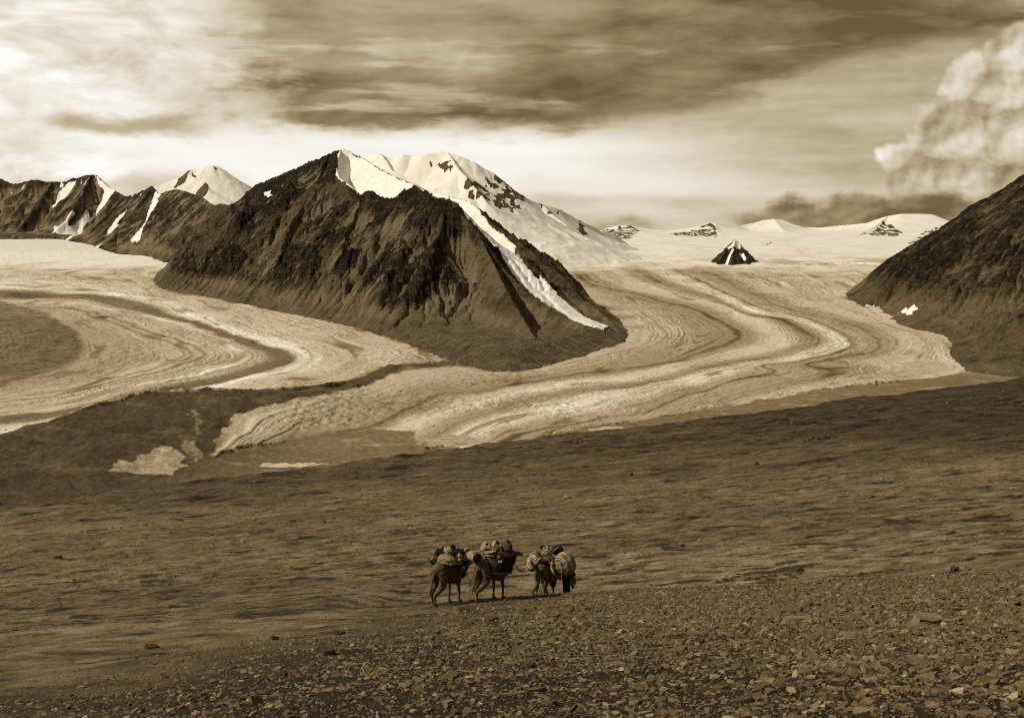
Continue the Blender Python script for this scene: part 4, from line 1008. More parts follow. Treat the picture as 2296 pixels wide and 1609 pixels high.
def build_tussocks():
    r = np.random.default_rng(77); K = 110000
    Y = np.exp(r.uniform(math.log(54), math.log(520), K)); X = Y * r.uniform(-.5, .5, K)
    cl = fbm(X / 9, Y / 4, 4, 601, .62) * sst(Y, 400, 80) + fbm(X / 26, Y / 11, 4, 603, .62) * sst(Y, 80, 400)
    keep = (r.uniform(0, 1, K) < (.10 + .9 * sst(cl, .0, .3)) * (.35 + .65 * sst(Y, 80, 170))) & (stoniness(X, Y) < .4); X, Y = X[keep], Y[keep]; k = len(X)
    size = np.exp(r.normal(-2.55, .38, k)) * (.7 + Y / 150); th = size * r.uniform(.2, .45, k)
    tone = np.exp(r.normal(np.log(.066), .45, k)).clip(.018, .2)
    v = shards(np.stack([X, Y, ground_z(X, Y) - th * .1], -1), size, th, r.uniform(0, 6.3, k), np.abs(r.normal(0, .1, k)), r.uniform(0, 6.3, k), tone, 6, 5)
    o = bpy.data.objects.new('tussocks', shard_mesh('tussocks', v, tone, 6)); COL.objects.link(o)
    o['kind'] = 'stuff'; o['label'] = 'low heath tussocks and grit over the grass plain'; o['category'] = 'ground cover'
build_tussocks()
build_tufts()
print('stones', time.time() - T00)

# ---------------------------------------------------------------- helpers for things
def tag(o, label, cat, group=None):
    o['label'] = label; o['category'] = cat
    if group: o['group'] = group
    return o
def empty(name, loc, yaw, label, cat, group=None):
    o = bpy.data.objects.new(name, None); COL.objects.link(o)
    o.location = loc; o.rotation_euler = (0, 0, -yaw); o.empty_display_size = .1
    return tag(o, label, cat, group)
def plain_mat(name, L, var=.5, scale=14., rough=.9, stripes=None, bumpd=.01):
    m, nt, b = new_mat(name); co = obj_co(nt)
    n = nt.noise(co, scale, 5, .65); n2 = nt.noise(co, scale * .25, 3, .6)
    v = L * (1 - var) + L * var * 2 * (n * .6 + n2 * .4)
    if stripes: v = stripes(nt, co, v)
    nt.l.new(nt.sepia(v.max(.003)).s, b.inputs['Base Color']); b.inputs['Roughness'].default_value = rough
    if bumpd: bump(nt, b, n * bumpd, .8, 1.0)
    return m
def plaid(nt, co, v):
    x, y, z = nt.sep(co)
    def lines(u, f, w, o=0.0):
        q = nt.math('FRACT', u * f + o); return nt.smooth(nt.math('ABSOLUTE', q - .5), w, w * .6)
    u = x * .8 + y * .6
    dark = lines(u, 4.2, .10).max(lines(u, 4.2, .05, .28)).max(lines(z, 4.0, .09)).max(lines(z, 4.0, .04, .3))
    pale = lines(u, 4.2, .05, .55).max(lines(z, 4.0, .05, .55))
    return (v * (1.0 - dark * .72)) + pale * .16
def rows_pattern(nt, co, v):
    x, y, z = nt.sep(co)
    q = nt.math('SINE', z * 46. + nt.noise(co, 6., 3, .6) * 7.)
    return v * (.65 + .5 * nt.smooth(q, -.3, .5))
MC = dict(
    fur=plain_mat('camel_fur', .066, .75, 9., bumpd=.03), fur2=plain_mat('dark_camel_fur', .04, .7, 9., bumpd=.03), hair=plain_mat('dark_hair', .009, .5, 30., bumpd=.03),
    canvas=plain_mat('canvas', .17, .45, 22.), sackcloth=plain_mat('sackcloth', .15, .45, 14.), pale=plain_mat('pale_cloth', .21, .35, 12.), white=plain_mat('white_cloth', .40, .3, 12.), dark=plain_mat('black_cloth', .008, .4, 20.), tan=plain_mat('felt', .085, .5, 26.),
    brown=plain_mat('brown_cloth', .05, .5, 18.), fringe=plain_mat('wool_fringe', .30, .5, 40., bumpd=.02), rope=plain_mat('rope', .03, .4, 60., bumpd=0), palerope=plain_mat('pale_strap', .32, .3, 40., bumpd=0), plaid=plain_mat('plaid_cloth', .19, .3, 10., stripes=plaid), carpet=plain_mat('carpet', .18, .5, 16., stripes=rows_pattern),
    skin=plain_mat('skin', .12, .2, 20., bumpd=0), cap=plain_mat('cap_cloth', .15, .3, 20.), metal=plain_mat('emblem', .2, .2, 20., .4, bumpd=0))

class SDFish:
    """gathers tapered tubes and ellipsoids; fused into ONE continuous skin by a voxel remesh"""
    def __init__(s): s.bm = bmesh.new()
    def tube(s, pts, n=14, sub=5):
        """pts: (x, y, z, r) or (x, y, z, r_side, r_up); smooth path, capped"""
        P = [tuple(p) + ((p[3],) if len(p) == 4 else ()) for p in pts]
        a = np.array([P[0]] + P + [P[-1]], float); path = []
        for i in range(1, len(a) - 2):
            for k in range(sub):
                t = k / sub; p0, p1, p2, p3 = a[i - 1], a[i], a[i + 1], a[i + 2]
                path.append(.5 * (2 * p1 + (p2 - p0) * t + (2 * p0 - 5 * p1 + 4 * p2 - p3) * t * t + (3 * p1 - 3 * p2 + p3 - p0) * t ** 3))
        path.append(a[-2]); path = np.array(path); rings = []
        for i, q in enumerate(path):
            d = path[min(i + 1, len(path) - 1)][:3] - path[max(i - 1, 0)][:3]
            d = Vector(d).normalized()
            side = Vector((0, 1, 0)) - d * d.y
            if side.length < .2: side = Vector((1, 0, 0)) - d * d.x
            side.normalize(); up = d.cross(side)
            c = Vector(q[:3]); rings.append([s.bm.verts.new(c + side * (q[3] * math.cos(w)) + up * (q[4] * math.sin(w))) for w in np.linspace(0, 2 * math.pi, n, endpoint=False)])
        for r1, r2 in zip(rings[:-1], rings[1:]):
            for i in range(n): s.bm.faces.new((r1[i], r1[(i + 1) % n], r2[(i + 1) % n], r2[i]))
        for r, q, f in ((rings[0], path[0], 1), (rings[-1], path[-1], 0)):
            d = (Vector(path[0][:3]) - Vector(path[1][:3])) if f else (Vector(path[-1][:3]) - Vector(path[-2][:3]))
            v = s.bm.verts.new(Vector(q[:3]) + d.normalized() * min(q[3], q[4]) * .7)
            for i in range(n): s.bm.faces.new((r[i], r[(i + 1) % n], v))
        return s
    def ell(s, c, r, rot=None):
        M = Matrix.Translation(c) @ (rot.to_matrix().to_4x4() if rot else Matrix()) @ Matrix.Diagonal((*r, 1))
        bmesh.ops.create_uvsphere(s.bm, u_segments=20, v_segments=12, radius=1, matrix=M); return s
    def build(s, name, mat, parent=None, voxel=.022, smooth=4, disp=None, loc=None, fuse=True):
        me = bpy.data.meshes.new(name)
        bmesh.ops.recalc_face_normals(s.bm, faces=s.bm.faces); s.bm.to_mesh(me); s.bm.free()
        if fuse:
            o = bpy.data.objects.new(name, me); COL.objects.link(o)
            md = o.modifiers.new('r', 'REMESH'); md.mode = 'VOXEL'; md.voxel_size = voxel
            if smooth:
                sm = o.modifiers.new('s', 'SMOOTH'); sm.iterations = smooth; sm.factor = .5
            dg = bpy.context.evaluated_depsgraph_get(); m2 = bpy.data.meshes.new_from_object(o.evaluated_get(dg))
            bpy.data.objects.remove(o); bpy.data.meshes.remove(me); me = m2; me.name = name
        if disp:
            co = np.zeros(len(me.vertices) * 3, np.float32); me.vertices.foreach_get('co', co); co = co.reshape(-1, 3)
            no = np.zeros(len(me.vertices) * 3, np.float32); me.vertices.foreach_get('normal', no); no = no.reshape(-1, 3)
            amp, sc, sd = disp
            h = fbm(co[:, 0] * sc + co[:, 2] * .7 * sc, co[:, 1] * sc - co[:, 2] * .9 * sc, 4, sd, .55) + .5 * ridged(co[:, 0] * sc * .8 + 3, co[:, 2] * sc * .8, 3, sd + 2) - .25
            co += no * (h * amp * 1.5)[:, None]; me.vertices.foreach_set('co', co.reshape(-1))
        me.polygons.foreach_set('use_smooth', np.ones(len(me.polygons), bool))
        me.materials.clear(); me.materials.append(mat)
        o = bpy.data.objects.new(name, me); COL.objects.link(o)
        if parent: o.parent = parent
        if loc: o.location = loc
        return o

# ---------------------------------------------------------------- the pack camels
def camel(name_label, px, yaw, Yd, gait, fur, hair_legs=False, head=(1.55, 0, 1.75), s=1.0, dz=0.0, wide=1.0):
    """x forward, y to the animal's left, z up; hind feet/fore feet from the gait list"""
    t, sl = ray(px, 1345); X = t * Yd
    Z = float(ground_z(X, Yd))
    root = empty('camel', (X, Yd, Z + dz), yaw - math.pi / 2, name_label, 'camel')
    root.scale = (s, s, s)
    cs, sn = math.cos(-(yaw - math.pi / 2)), math.sin(-(yaw - math.pi / 2))
    def foot(x, y):   # ground under a foot, in the animal's frame
        return (float(ground_z(X + (x * cs - y * sn) * s, Yd + (x * sn + y * cs) * s)) - Z - dz) / s
    b = SDFish()
    b.tube([(-.74, 0, 1.38, .10, .13), (-.64, 0, 1.42, .21, .24), (-.42, 0, 1.45, .29, .30), (-.12, 0, 1.42, .31, .34), (.18, 0, 1.29, .35, .45), (.46, 0, 1.22, .33, .49), (.68, 0, 1.26, .23, .36), (.80, 0, 1.3, .12, .2)], 20)
    hx, hy, hz = head
    b.tube([(.62, 0, 1.24, .20, .30), (.90, hy * .2, 1.10, .14, .19), (1.16, hy * .5, 1.13, .11, .15), (hx - .17, hy * .85, hz - .28, .10, .12), (hx - .04, hy, hz - .02, .10, .10)])
    dn = -.1
    b.tube([(hx - .1, hy, hz + .04, .095, .10), (hx + .1, hy, hz + .03, .10, .115), (hx + .3, hy, hz - .05, .075, .085), (hx + .44, hy, hz - .1, .065, .07)])
    for sd in (1, -1):
        b.ell((hx - .08, hy + sd * .1, hz + .12), (.03, .022, .06))
        b.ell((hx + .14, hy + sd * .085, hz + .07), (.035, .022, .03))
    b.tube([(-.28, 0, 1.60, .24, .26), (-.27, 0, 1.86, .15, .17), (-.25, 0, 2.06, .07, .08)])
    b.tube([(.38, 0, 1.58, .24, .26), (.40, 0, 1.86, .15, .17), (.43, 0, 2.05, .07, .08)])
    for side, k in ((1, 0), (-1, 1)):
        fx, lift = gait[k]                    # hind
        g = foot(fx, .19 * side) + lift
        b.tube([(-.50, .15 * side, 1.42, .15, .22), (-.45, .20 * side, 1.17, .135, .19), (-.40 + .12 * (fx + .6), .20 * side, .92, .11, .15), (-.60 + .45 * (fx + .6), .19 * side, .70, .072, .09), (-.74 + .72 * (fx + .6), .18 * side * (.5 + .5 * wide), .54 + g * .4, .058, .075),
                (-.71 + .8 * (fx + .6), .18 * side * wide, .32 + g * .7, .042, .048), (fx - .07, .18 * side * wide, .13 + g, .042, .046), (fx, .18 * side * wide, .05 + g, .07, .05)], 12)
        b.tube([(fx - .07, .18 * side * wide, .04 + g, .065, .04), (fx + .08, .18 * side * wide, .03 + g, .085, .038)], 12)
        fx, lift = gait[2 + k]                # fore
        g = foot(fx, .17 * side) + lift
        b.tube([(.56, .20 * side, 1.22, .12, .22), (.50, .20 * side, .98, .11, .15), (.48 + .25 * (fx - .5), .19 * side, .80, .085, .10), (.49 + .6 * (fx - .5), .18 * side, .55 + g * .4, .055, .06), (.50 + .68 * (fx - .5), .175 * side, .48 + g * .4, .06, .066),
                (.49 + .85 * (fx - .5), .17 * side, .28 + g * .7, .040, .044), (fx - .03, .17 * side, .12 + g, .042, .046), (fx + .02, .17 * side, .05 + g, .07, .05)], 12)
        b.tube([(fx - .05, .17 * side, .04 + g, .075, .04), (fx + .11, .17 * side, .03 + g, .09, .038)], 12)
    b.build('body', fur, root, .024, 3, (.016, 15., 5))
    # tail and dark hair
    h = SDFish(); h.tube([(-.72, 0, 1.44, .045), (-.84, .0, 1.27, .04), (-.9, .02, 1.0, .035), (-.94, .03, .80, .06), (-.98, .05, .62, .035), (-1.0, .06, .50, .012)], 10)
    h.build('tail', fur if not hair_legs else MC['fur'], root, .015, 1, (.012, 24., 3))
    for x, z in ((-.245, 2.07), (.435, 2.06)):
        q = SDFish(); q.ell((x, 0, z + .02), (.10, .10, .12)); q.ell((x + .03, 0, z + .09), (.075, .08, .08))
        q.build('hump_tuft', MC['hair'], root, .012, 1, (.06, 26., 7))
    q = SDFish(); q.tube([(.74, 0, .96, .15, .13), (.98, hy * .2, .93, .12, .12), (1.2, hy * .45, .96, .09, .1)])
    q.ell((.55, 0, .84), (.22, .2, .12))
    if hair_legs:
        for side in (1, -1): q.tube([(.52, .20 * side, 1.02, .15, .18), (.50, .2 * side, .78, .13, .16), (.5, .19 * side, .6, .12, .13), (.5, .19 * side, .42, .06, .07)])
    q.build('beard', MC['hair'], root, .02, 1, (.07, 16., 9))
    def L(x, y, z): return Vector((X + (x * cs - y * sn) * s, Yd + (x * sn + y * cs) * s, Z + dz + z * s))
    root['_x'] = 0; del root['_x']
    return root, L
def crop(cx, cy, Y):
    """a point at depth Y seen at (cx, cy) of the enlarged look at the caravan"""
    return Vector(at(927.5 + .1795 * cx, 1181.7 + .1795 * cy, Y))
MPC = .1795 / FPX                              # metres per step of that look, per metre of depth
def blobthing(name, label, cat, c, r, mat, rot=None, disp=(.05, 7., 1), group=None, knots=(), sq=0.0):
    o = bpy.data.objects.new(name, None)
    b = SDFish(); r = tuple(q * 1.10 for q in r)
    if sq:
        bm = b.bm
        M = Matrix.Diagonal((*r, 1)); bmesh.ops.create_cube(bm, size=2, matrix=M); bmesh.ops.bevel(bm, geom=bm.edges[:], offset=min(r) * sq, segments=4, affect='EDGES', profile=.5)
    else: b.ell((0, 0, 0), r)
    for k in knots: b.ell(k[0], k[1])
    bpy.data.objects.remove(o)
    o = b.build(name, mat, None, max(.012, min(r) * .11), 3, disp)
    o.location = c
    if rot: o.rotation_euler = rot
    if label: tag(o, label, cat, group)
    return o
def rope(name, label, pts, r, mat=None, cat='rope', group=None, parent=None):
    cu = []
    p = smooth_line([(q[0], q[1]) for q in pts], 8); pz = smooth_line([(q[2], 0) for q in pts], 8)
    b = SDFish(); b.tube([(a[0], a[1], z[0], r) for a, z in zip(p, pz)], 8, 1)
    o = b.build(name, mat or MC['rope'], parent, fuse=False)
    if label: tag(o, label, cat, group)
    return o
def build_caravan():
    R = math.radians
    # --- left camel
    Y1 = 50.6
    c1, L1 = camel('brown two humped camel at the left end of the string, under canvas bags', 1001, R(33), Y1, [(-.52, .0), (-.92, .0), (.42, .0), (.62, .0)], MC['fur'], head=(1.5, 0, 1.5), s=1.07)
    m = MPC * Y1
    blobthing('sack', 'pale cloth pack draped over the rump of the left camel', 'sack', crop(415, 392, Y1 - .45), (.34, .22, .17), MC['sackcloth'], (.1, .12, -.35), (.035, 6., 3), knots=(((-.25, 0, -.1), (.12, .2, .1)), ((.28, 0, -.12), (.12, .2, .08)), ((0, -.05, -.13), (.33, .2, .08))))
    blobthing('bundle', 'light knotted cloth bundle in front of the dark hump tip on the left camel', 'bundle', crop(430, 292, Y1 - .35), (.15, .14, .13), MC['pale'], None, (.05, 10., 6))
    for i, (cx, cy, hh) in enumerate(((565, 398, 62), (632, 402, 64), (672, 402, 60), (706, 396, 66))):
        o = blobthing('canvas_bag', ('first', 'second', 'third', 'fourth')[i] + ' upright canvas bag from the left in the row on the left camel', 'canvas bag', crop(cx, cy, Y1 - .30 + .28 * i), ((.115, .10, .09, .085)[i], .10, hh * m), MC['canvas'], (0, .04, -.5), (.03, 9., 20 + i), 'canvas bags hung in a row on the left camel', sq=.7)
        k = SDFish(); k.ell((0, 0, hh * m * 1.0), (.05, .05, .05)); k.ell((.03, 0, hh * m * 1.12), (.03, .03, .05)); k.build('tied_neck', MC['canvas'], o, .012, 1)
    blobthing('bag', 'dark stuffed bag behind the pale pack on the left camel', 'bag', crop(312, 318, Y1 + .05), (.14, .2, .15), MC['dark'], (0, .5, 0), (.05, 8., 8))
    blobthing('roll', 'short tan roll between dark bag and cloth bundle on the left camel', 'roll', crop(372, 290, Y1 - .1), (.09, .2, .075), MC['tan'], (0, 0, .2), (.02, 9., 9))
    o = blobthing('saddlebag', 'tan saddlebag hanging on the far flank at the left end of the caravan', 'saddlebag', crop(245, 410, Y1 + .25), (.18, .15, .15), MC['brown'], (0, .35, .2), (.05, 7., 10), knots=(((-.17, 0, .03), (.07, .06, .06)),))
    k = SDFish(); k.ell((-.02, -.1, .08), (.15, .07, .07)); k.build('flap', MC['canvas'], o, .014, 1, (.02, 9, 3))
    blobthing('bag', 'small dark round bag on top of the canvas bags of the left camel', 'bag', crop(692, 288, Y1 + .3), (.085, .1, .09), MC['brown'], None, (.03, 9., 11))
    blobthing('bundle', 'small tan bundle on top of the canvas bags of the left camel', 'bundle', crop(648, 282, Y1 + .1), (.09, .1, .075), MC['canvas'], None, (.03, 9., 12))
    blobthing('pack', 'dark heap of tack and straps between the humps of the left camel', 'pack', crop(560, 318, Y1 + .05), (.27, .22, .13), MC['dark'], (0, .1, -.4), (.09, 8., 13))
    blobthing('blanket', 'dark blanket under the load of the left camel', 'blanket', crop(555, 430, Y1 + .05), (.42, .36, .16), MC['dark'], (0, 0, -.6), (.05, 6., 14))
    # --- middle camel
    Y2 = 50.6
    c2, L2 = camel('brown two humped camel in mid string, under fringed felt and black duffel', 1099, R(37), Y2, [(-.48, .0), (-1.0, .0), (.44, .0), (.60, .0)], MC['fur'], head=(1.58, 0, 1.5), s=1.07)
    # felt saddle cloth with pale fringe: a thick curved sheet down the near side
    def sheet(name, corners, th, mat, parent=None, bulge=.1, n=14, wav=.02, sd=1):
        bm = bmesh.new(); A, B, C_, D = [Vector(c) for c in corners]
        nn = (B - A).cross(D - A).normalized()
        if nn.y > 0: nn = -nn
        V0 = []
        for layer in (0, 1):
            g = []
            for j in range(n + 1):
                row = []
                for i in range(n + 1):
                    u, v = i / n, j / n
                    p = (A * (1 - u) + B * u) * (1 - v) + (D * (1 - u) + C_ * u) * v
                    w = bulge * 4 * u * (1 - u) * .6 + bulge * math.sin(math.pi * v) + wav * math.sin(u * 9 + v * 4 + sd) * v
                    row.append(bm.verts.new(p + nn * (w + (th if layer else 0))))
                g.append(row)
            V0.append(g)
        for j in range(n):
            for i in range(n):
                a, b_ = V0[0], V0[1]
                bm.faces.new((a[j][i], a[j][i + 1], a[j + 1][i + 1], a[j + 1][i])); bm.faces.new((b_[j][i], b_[j + 1][i], b_[j + 1][i + 1], b_[j][i + 1]))
        for i in range(n):
            for (j, f) in ((0, 0), (n, 1)): bm.faces.new((V0[0][j][i], V0[1][j][i], V0[1][j][i + 1], V0[0][j][i + 1]))
            for (k, f) in ((0, 0), (n, 1)): bm.faces.new((V0[0][i][k], V0[0][i + 1][k], V0[1][i + 1][k], V0[1][i][k]))
        s = SDFish(); s.bm.free(); s.bm = bm
        return s.build(name, mat, parent, fuse=False)
    o = sheet('saddle_cloth', [crop(895, 345, Y2 - .36), crop(1190, 345, Y2 + .1), crop(1225, 580, Y2 - .02), crop(985, 570, Y2 - .42)], .03, MC['tan'], None, .10)
    tag(o, 'tan felt saddle cloth with a pale fringe on the middle camel', 'saddle cloth')
    b = SDFish(); b.tube([(*crop(985, 572, Y2 - .45), .022), (*crop(1060, 576, Y2 - .46), .022), (*crop(1150, 568, Y2 - .34), .022), (*crop(1215, 578, Y2 - .06), .022)], 8); b.build('fringe', MC['fringe'], o, .01, 0, (.03, 40., 4))
    b = SDFish(); b.tube([(*crop(900, 345, Y2 - .42), .022), (*crop(950, 355, Y2 - .44), .028), (*crop(1005, 358, Y2 - .42), .022)], 8); b.build('rolled_edge', MC['fringe'], o, .01, 0, (.02, 30., 4))
    b = SDFish(); b.tube([(*crop(900, 372, Y2 - .42), .03), (*crop(945, 450, Y2 - .50), .03), (*crop(975, 560, Y2 - .46), .03)], 8); b.build('dark_border', MC['dark'], o, .012, 0)
    o = blobthing('duffel_bag', 'large black duffel bag with a pale slanted logo on the middle camel', 'duffel bag', crop(1132, 432, Y2 - .42), (.31, .24, .35), MC['dark'], (0, .08, .35), (.04, 5., 30), sq=.75)
    yl = Y2 - .76
    for i, dx in enumerate((0, 17, 32)):
        p = SDFish(); a0 = crop(1060 + dx, 438, yl) - o.location; a1 = crop(1072 + dx, 418, yl) - o.location
        M = Euler(o.rotation_euler).to_matrix().inverted(); a0 = M @ a0; a1 = M @ a1
        p.tube([(*a0, .022), (*((a0 + a1) / 2), .026), (*a1, .018)], 8); p.build('logo_stroke', MC['white'], o, fuse=False)
    p = SDFish(); a0 = Euler(o.rotation_euler).to_matrix().inverted() @ (crop(1068, 372, Y2 - .70) - o.location)
    bmesh.ops.create_cone(p.bm, cap_ends=True, segments=20, radius1=.05, radius2=.05, depth=.04, matrix=Matrix.Translation(a0) @ Matrix.Rotation(math.pi / 2, 4, 'X')); p.build('round_emblem', MC['metal'], o, fuse=False)
    p = SDFish(); q = [Euler(o.rotation_euler).to_matrix().inverted() @ (crop(x, y, Y2 - .62) - o.location) for x, y in ((1050, 322), (1090, 306), (1140, 322), (1160, 370), (1165, 440), (1150, 540))]
    p.tube([(*v, .014) for v in q], 8); p.build('strap', MC['tan'], o, fuse=False)
    # lying drum, open dark end towards us
    dr = empty('barrel', crop(768, 374, Y2 - .78), 0, 'black ended barrel with a pale rim lying across the rump of the middle camel', 'barrel')
    p = SDFish(); rr = 60 * m * 1.0
    Mx = Matrix.Rotation(R(28), 4, 'Z') @ Matrix.Rotation(math.pi / 2, 4, 'X')
    bmesh.ops.create_cone(p.bm, cap_ends=False, segments=32, radius1=rr, radius2=rr, depth=.6, matrix=Mx @ Matrix.Translation((0, 0, -.1)))
    w = p.build('wall', MC['canvas'], dr, fuse=False)
    p = SDFish(); bmesh.ops.create_cone(p.bm, cap_ends=True, segments=32, radius1=rr * .97, radius2=rr * .97, depth=.05, matrix=Mx @ Matrix.Translation((0, 0, .165))); p.build('end_disc', MC['dark'], dr, fuse=False)
    p = SDFish(); p.tube([tuple((Mx @ Vector((rr * math.cos(a), rr * math.sin(a), .19)))) + (.016,) for a in np.linspace(0, 2 * math.pi, 33)], 8, 1); p.build('rim', MC['tan'], dr, fuse=False)
    p = SDFish(); p.tube([tuple(crop(x, y, Y2 - .9) - dr.location) + (.035,) for x, y in ((735, 318), (770, 306), (815, 306), (865, 326))], 8); p.build('rope_wrap', MC['pale'], dr, .012, 1, (.02, 20, 3))
    blobthing('bundle', 'peaked white cloth bundle on top of the load of the middle camel', 'bundle', crop(905, 252, Y2 - .1), (.19, .2, .15), MC['pale'], (0, -.35, .2), (.06, 8., 31), knots=(((.03, 0, .1), (.09, .08, .13)), ((.13, 0, .05), (.12, .08, .04))))
    blobthing('pouch', 'small white pouch between the bundle and the brown hump of the middle camel', 'pouch', crop(1005, 212, Y2 + .0), (.06, .08, .12), MC['white'], (0, .1, 0), (.03, 12., 32))
    blobthing('box', 'pale box between the white pouch and pointed hump of the middle camel', 'box', crop(1055, 246, Y2 + .05), (.12, .12, .075), MC['canvas'], (0, .02, .3), (.01, 8., 33), sq=.2)
    blobthing('mat_roll', 'folded tan mat lying across the back of the middle camel', 'mat', crop(950, 308, Y2 - .3), (.25, .16, .07), MC['canvas'], (0, -.12, -.25), (.03, 8., 34))
    o = blobthing('sack', 'pointed brown sack at the front of the middle camel', 'sack', crop(1162, 258, Y2 + .2), (.20, .22, .28), MC['brown'], (0, .12, .2), (.05, 7., 35), knots=(((-.02, 0, .26), (.09, .1, .13)),))
    blobthing('pack', 'dark strapped pack at the shoulder of the middle camel', 'pack', crop(1205, 385, Y2 + .15), (.17, .24, .30), MC['dark'], (0, .1, .5), (.08, 9., 36))
    blobthing('blanket', 'dark saddle blanket under the load of the middle camel', 'blanket', crop(1030, 380, Y2 + .15), (.50, .30, .20), MC['brown'], (0, .05, -.65), (.05, 6., 37))
    blobthing('pad', 'tan pad across the rump of the middle camel', 'pad', crop(845, 432, Y2 - .28), (.23, .22, .05), MC['tan'], (.15, -.25, -.4), (.03, 10., 38))
    o = blobthing('tassel', 'black tassel hanging behind the rump of the middle camel', 'tassel', crop(770, 525, Y2 - .2), (.045, .04, .09), MC['dark'], None, (.02, 20., 39))
    for i, pts in enumerate((((1180, 340), (1195, 400), (1185, 470)), ((1215, 330), (1205, 400), (1235, 450)), ((1165, 345), (1200, 375), (1240, 400)))):
        rope('lashing', 'pale lashing cord over the dark shoulder pack of the middle camel', [crop(x, y, Y2 - .18) for x, y in pts], .011, MC['palerope'], 'cord', 'lashings on the middle camel')
    # --- right camel
    Y3 = 53.0
    c3, L3 = camel('brown camel at the right end of the string, rump on, between plaid sacks', 1222, R(19), Y3, [(-.62, .0), (-.55, .0), (.40, .0), (.64, .0)], MC['fur'], True, head=(1.5, -.75, .75), wide=1.7)
    blobthing('sack', 'big plaid sack on the left flank of the right camel', 'sack', crop(1503, 420, Y3 - .25), (.26, .32, .42), MC['plaid'], (.05, .30, .2), (.028, 5., 41))
    blobthing('sack', 'biggest plaid sack, bulging on the right flank of the right camel', 'sack', crop(1895, 455, Y3 - .55), (.41, .36, .48), MC['plaid'], (-.05, -.30, .15), (.028, 4.6, 42), knots=(((.2, .1, -.1), (.26, .3, .34)),))
    blobthing('bundle', 'patterned cloth bundle on top of the right camel', 'bundle', crop(1672, 300, Y3 - .35), (.22, .22, .20), MC['carpet'], (0, .1, 0), (.07, 8., 43), knots=(((-.12, -.05, .02), (.12, .12, .13)), ((.02, 0, .12), (.17, .14, .1))))
    o = sheet('carpet', [crop(1600, 345, Y3 - .62), crop(1730, 345, Y3 - .5), crop(1800, 570, Y3 - .5), crop(1690, 440, Y3 - .66)], .03, MC['carpet'], None, .05, 12, .03, 4)
    tag(o, 'striped carpet hanging over the rump between the plaid sacks', 'carpet')
    b = SDFish(); b.tube([(*crop(1712, 450, Y3 - .66), .03), (*crop(1735, 520, Y3 - .62), .05), (*crop(1765, 580, Y3 - .55), .04)], 8); b.build('fringe', MC['fringe'], o, .012, 0, (.10, 22., 5))
    o = sheet('shaggy_hide', [crop(1760, 520, Y3 - .35), crop(1830, 590, Y3 - .3), crop(1810, 640, Y3 - .3), crop(1705, 700, Y3 - .34)], .03, MC['tan'], None, .04, 10, .03, 2)
    tag(o, 'shaggy tan hide corner hanging below the carpet of the right camel', 'hide')
    blobthing('blanket', 'brown blanket under the load of the right camel', 'blanket', crop(1650, 400, Y3 - .15), (.34, .42, .20), MC['brown'], None, (.05, 6., 44))
    o = blobthing('duffel_bag', 'black duffel bag with a pale strap on top of the right camel', 'duffel bag', crop(1800, 288, Y3 + .1), (.21, .2, .16), MC['dark'], (0, -.1, 0), (.03, 6., 45), sq=.8)
    b = SDFish(); b.tube([tuple(crop(x, y, Y3 - .14) - o.location) + (.014,) for x, y in ((1735, 300), (1770, 275), (1808, 248))], 8, 3); b.build('strap', MC['palerope'], o, fuse=False)
    blobthing('bag', 'small dark bag at the upper left of the load on the right camel', 'bag', crop(1610, 246, Y3 - .1), (.11, .12, .07), MC['dark'], None, (.04, 10., 46))
    o = blobthing('cloth', 'pale folded cloth tucked in at the tail side of the left plaid sack', 'cloth', crop(1545, 430, Y3 - .55), (.06, .06, .24), MC['pale'], (0, .7, 0), (.03, 9., 47))
    for i, pts in enumerate((((1450, 350), (1540, 320), (1620, 285)), ((1520, 520), (1575, 440), (1610, 370)), ((1610, 340), (1700, 350), (1760, 375)))):
        rope('lashing', ('dark cord across the left plaid sack', 'cord from the left plaid sack down to the tail', 'thick cord across the carpet of the right camel')[i], [crop(x, y, Y3 - .72) for x, y in pts], .014, MC['rope'] if i < 2 else MC['tan'], 'cord')
    # things hung on the far right
    o = blobthing('hanging_bag', 'tan bag hung by cords at the far right of the caravan', 'bag', crop(1985, 672, Y3 - .1), (.12, .1, .20), MC['tan'], (0, .1, 0), (.06, 9., 50), knots=(((.03, 0, -.2), (.08, .08, .1)),))
    b = SDFish(); b.tube([tuple(crop(x, y, Y3 - .2) - o.location) + (.012,) for x, y in ((1945, 590), (1940, 700), (1960, 770), (1985, 800), (1995, 750), (1990, 690))], 8, 3); b.build('cord', MC['rope'], o, fuse=False)
    # --- lead ropes
    rope('lead_rope', 'slack lead rope looping from the left camel to the middle camel', [crop(652, 495, 51.1), crop(668, 560, 51), crop(682, 630, 50.9), crop(706, 667, 50.8), crop(740, 630, 50.6), crop(775, 552, 50.4)], .014)
    rope('lead_rope', 'slack lead rope sagging from the middle camel to the right camel', [crop(1262, 455, 51.4), crop(1300, 510, 51.6), crop(1355, 556, 51.9), crop(1410, 552, 52.1), crop(1455, 512, 52.2)], .014)
    build_herder(Y3 + .3)
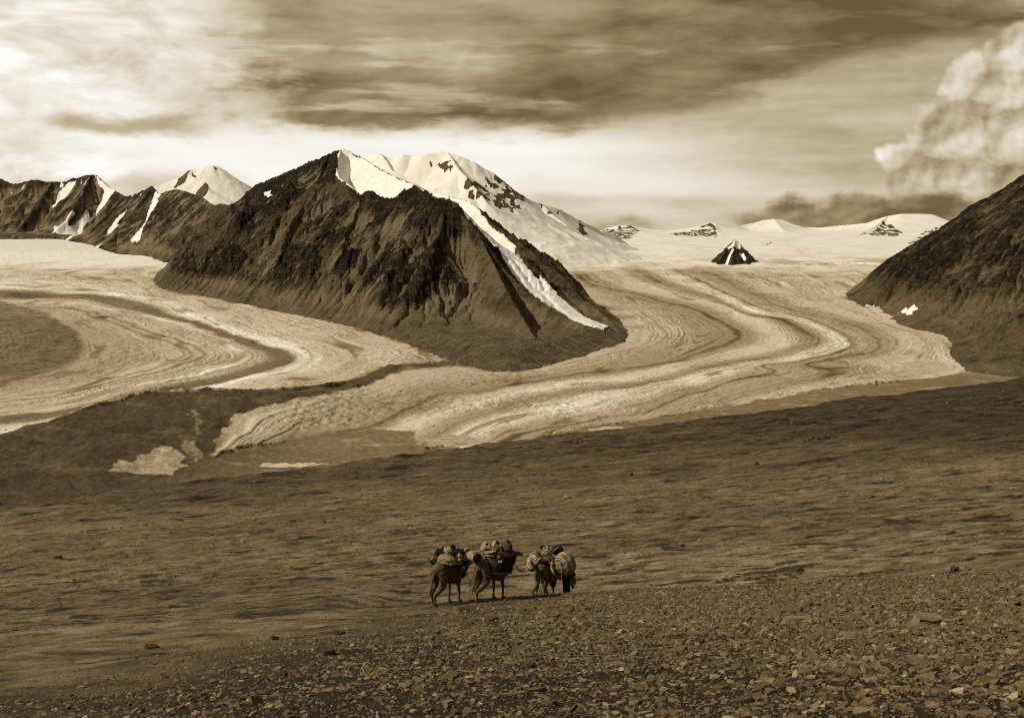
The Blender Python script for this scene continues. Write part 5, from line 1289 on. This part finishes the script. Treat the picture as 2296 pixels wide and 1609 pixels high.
def build_herder(Y):
    # stands mostly hidden behind the big plaid sack: cap above it, trousers below
    foot = crop(1908, 812, Y); top = crop(1892, 262, Y)
    x0 = foot.x; z0 = float(ground_z(x0, Y)); H = min(top.z - z0, 1.86)
    k = H / 1.74
    p = empty('person', (x0, Y, z0), 0, 'person in a light cap and dark trousers walking beyond the biggest plaid sack', 'person'); p.scale = (k, k, k)
    b = SDFish()
    b.tube([(0, 0, .88, .16, .12), (0, 0, 1.1, .155, .115), (0, 0, 1.32, .19, .12), (0, 0, 1.43, .12, .09)]); b.tube([(0, 0, 1.42, .06), (0, .01, 1.52, .055)])
    b.ell((0, .02, 1.61), (.078, .098, .115)); b.ell((0, .115, 1.60), (.014, .02, .018))
    for s in (1, -1):
        b.ell((s * .08, .01, 1.60), (.012, .02, .03))
        fy = .16 * s
        b.tube([(s * .07, 0, .92, .10), (s * .07, .04 + fy * .3, .68, .085), (s * .07, .05 + fy * .55, .48, .06), (s * .07, fy * .8, .28, .06), (s * .07, fy - .02, .08, .042)])
        b.tube([(s * .07, fy - .06, .045, .045, .04), (s * .07, fy + .1, .035, .045, .032), (s * .07, fy + .17, .03, .035, .025)])
        b.tube([(s * .18, 0, 1.38, .065), (s * .24, -.01, 1.18, .052), (s * .26, .05, 1.0, .042), (s * .25, .14, .84, .032)])
        b.tube([(s * .25, .14, .85, .034, .022), (s * .25, .17, .76, .042, .02)], 10)
        for f, (dx, ln) in enumerate(((-.03, .075), (-.01, .088), (.01, .082), (.03, .062))):
            b.tube([(s * (.25 + dx), .17, .77, .011), (s * (.25 + dx), .185, .77 - ln * .5, .010), (s * (.25 + dx), .175, .77 - ln, .008)], 8, 3)
        b.tube([(s * .22, .165, .82, .014), (s * .20, .19, .78, .012), (s * .205, .20, .74, .009)], 8, 3)
    b.build('body', MC['skin'], p, .012, 2)
    j = SDFish(); j.tube([(0, 0, .80, .19, .145), (0, 0, 1.1, .18, .14), (0, 0, 1.33, .215, .14), (0, 0, 1.46, .10, .09)])
    for s in (1, -1): j.tube([(s * .18, 0, 1.39, .082), (s * .245, -.01, 1.18, .068), (s * .265, .05, 1.0, .058), (s * .255, .12, .88, .048)])
    j.build('jacket', MC['dark'], p, .016, 2, (.015, 9, 3))
    t = SDFish()
    for s in (1, -1):
        fy = .16 * s
        t.tube([(s * .07, 0, .94, .125), (s * .07, .04 + fy * .3, .68, .10), (s * .07, .05 + fy * .55, .48, .078), (s * .07, fy * .8, .28, .074), (s * .07, fy - .02, .10, .066)])
    t.build('trousers', MC['dark'], p, .016, 2, (.012, 9, 4))
    h = SDFish(); h.ell((0, .0, 1.60), (.084, .098, .085)); h.build('hair', MC['hair'], p, .012, 1, (.01, 30, 3))
    c = SDFish(); c.ell((0, .015, 1.665), (.092, .112, .072)); c.tube([(0, .10, 1.655, .06, .012), (0, .18, 1.64, .05, .01)], 12); c.build('cap', MC['cap'], p, .012, 1, (.008, 12, 5))
build_caravan()
print('caravan', time.time() - T00)
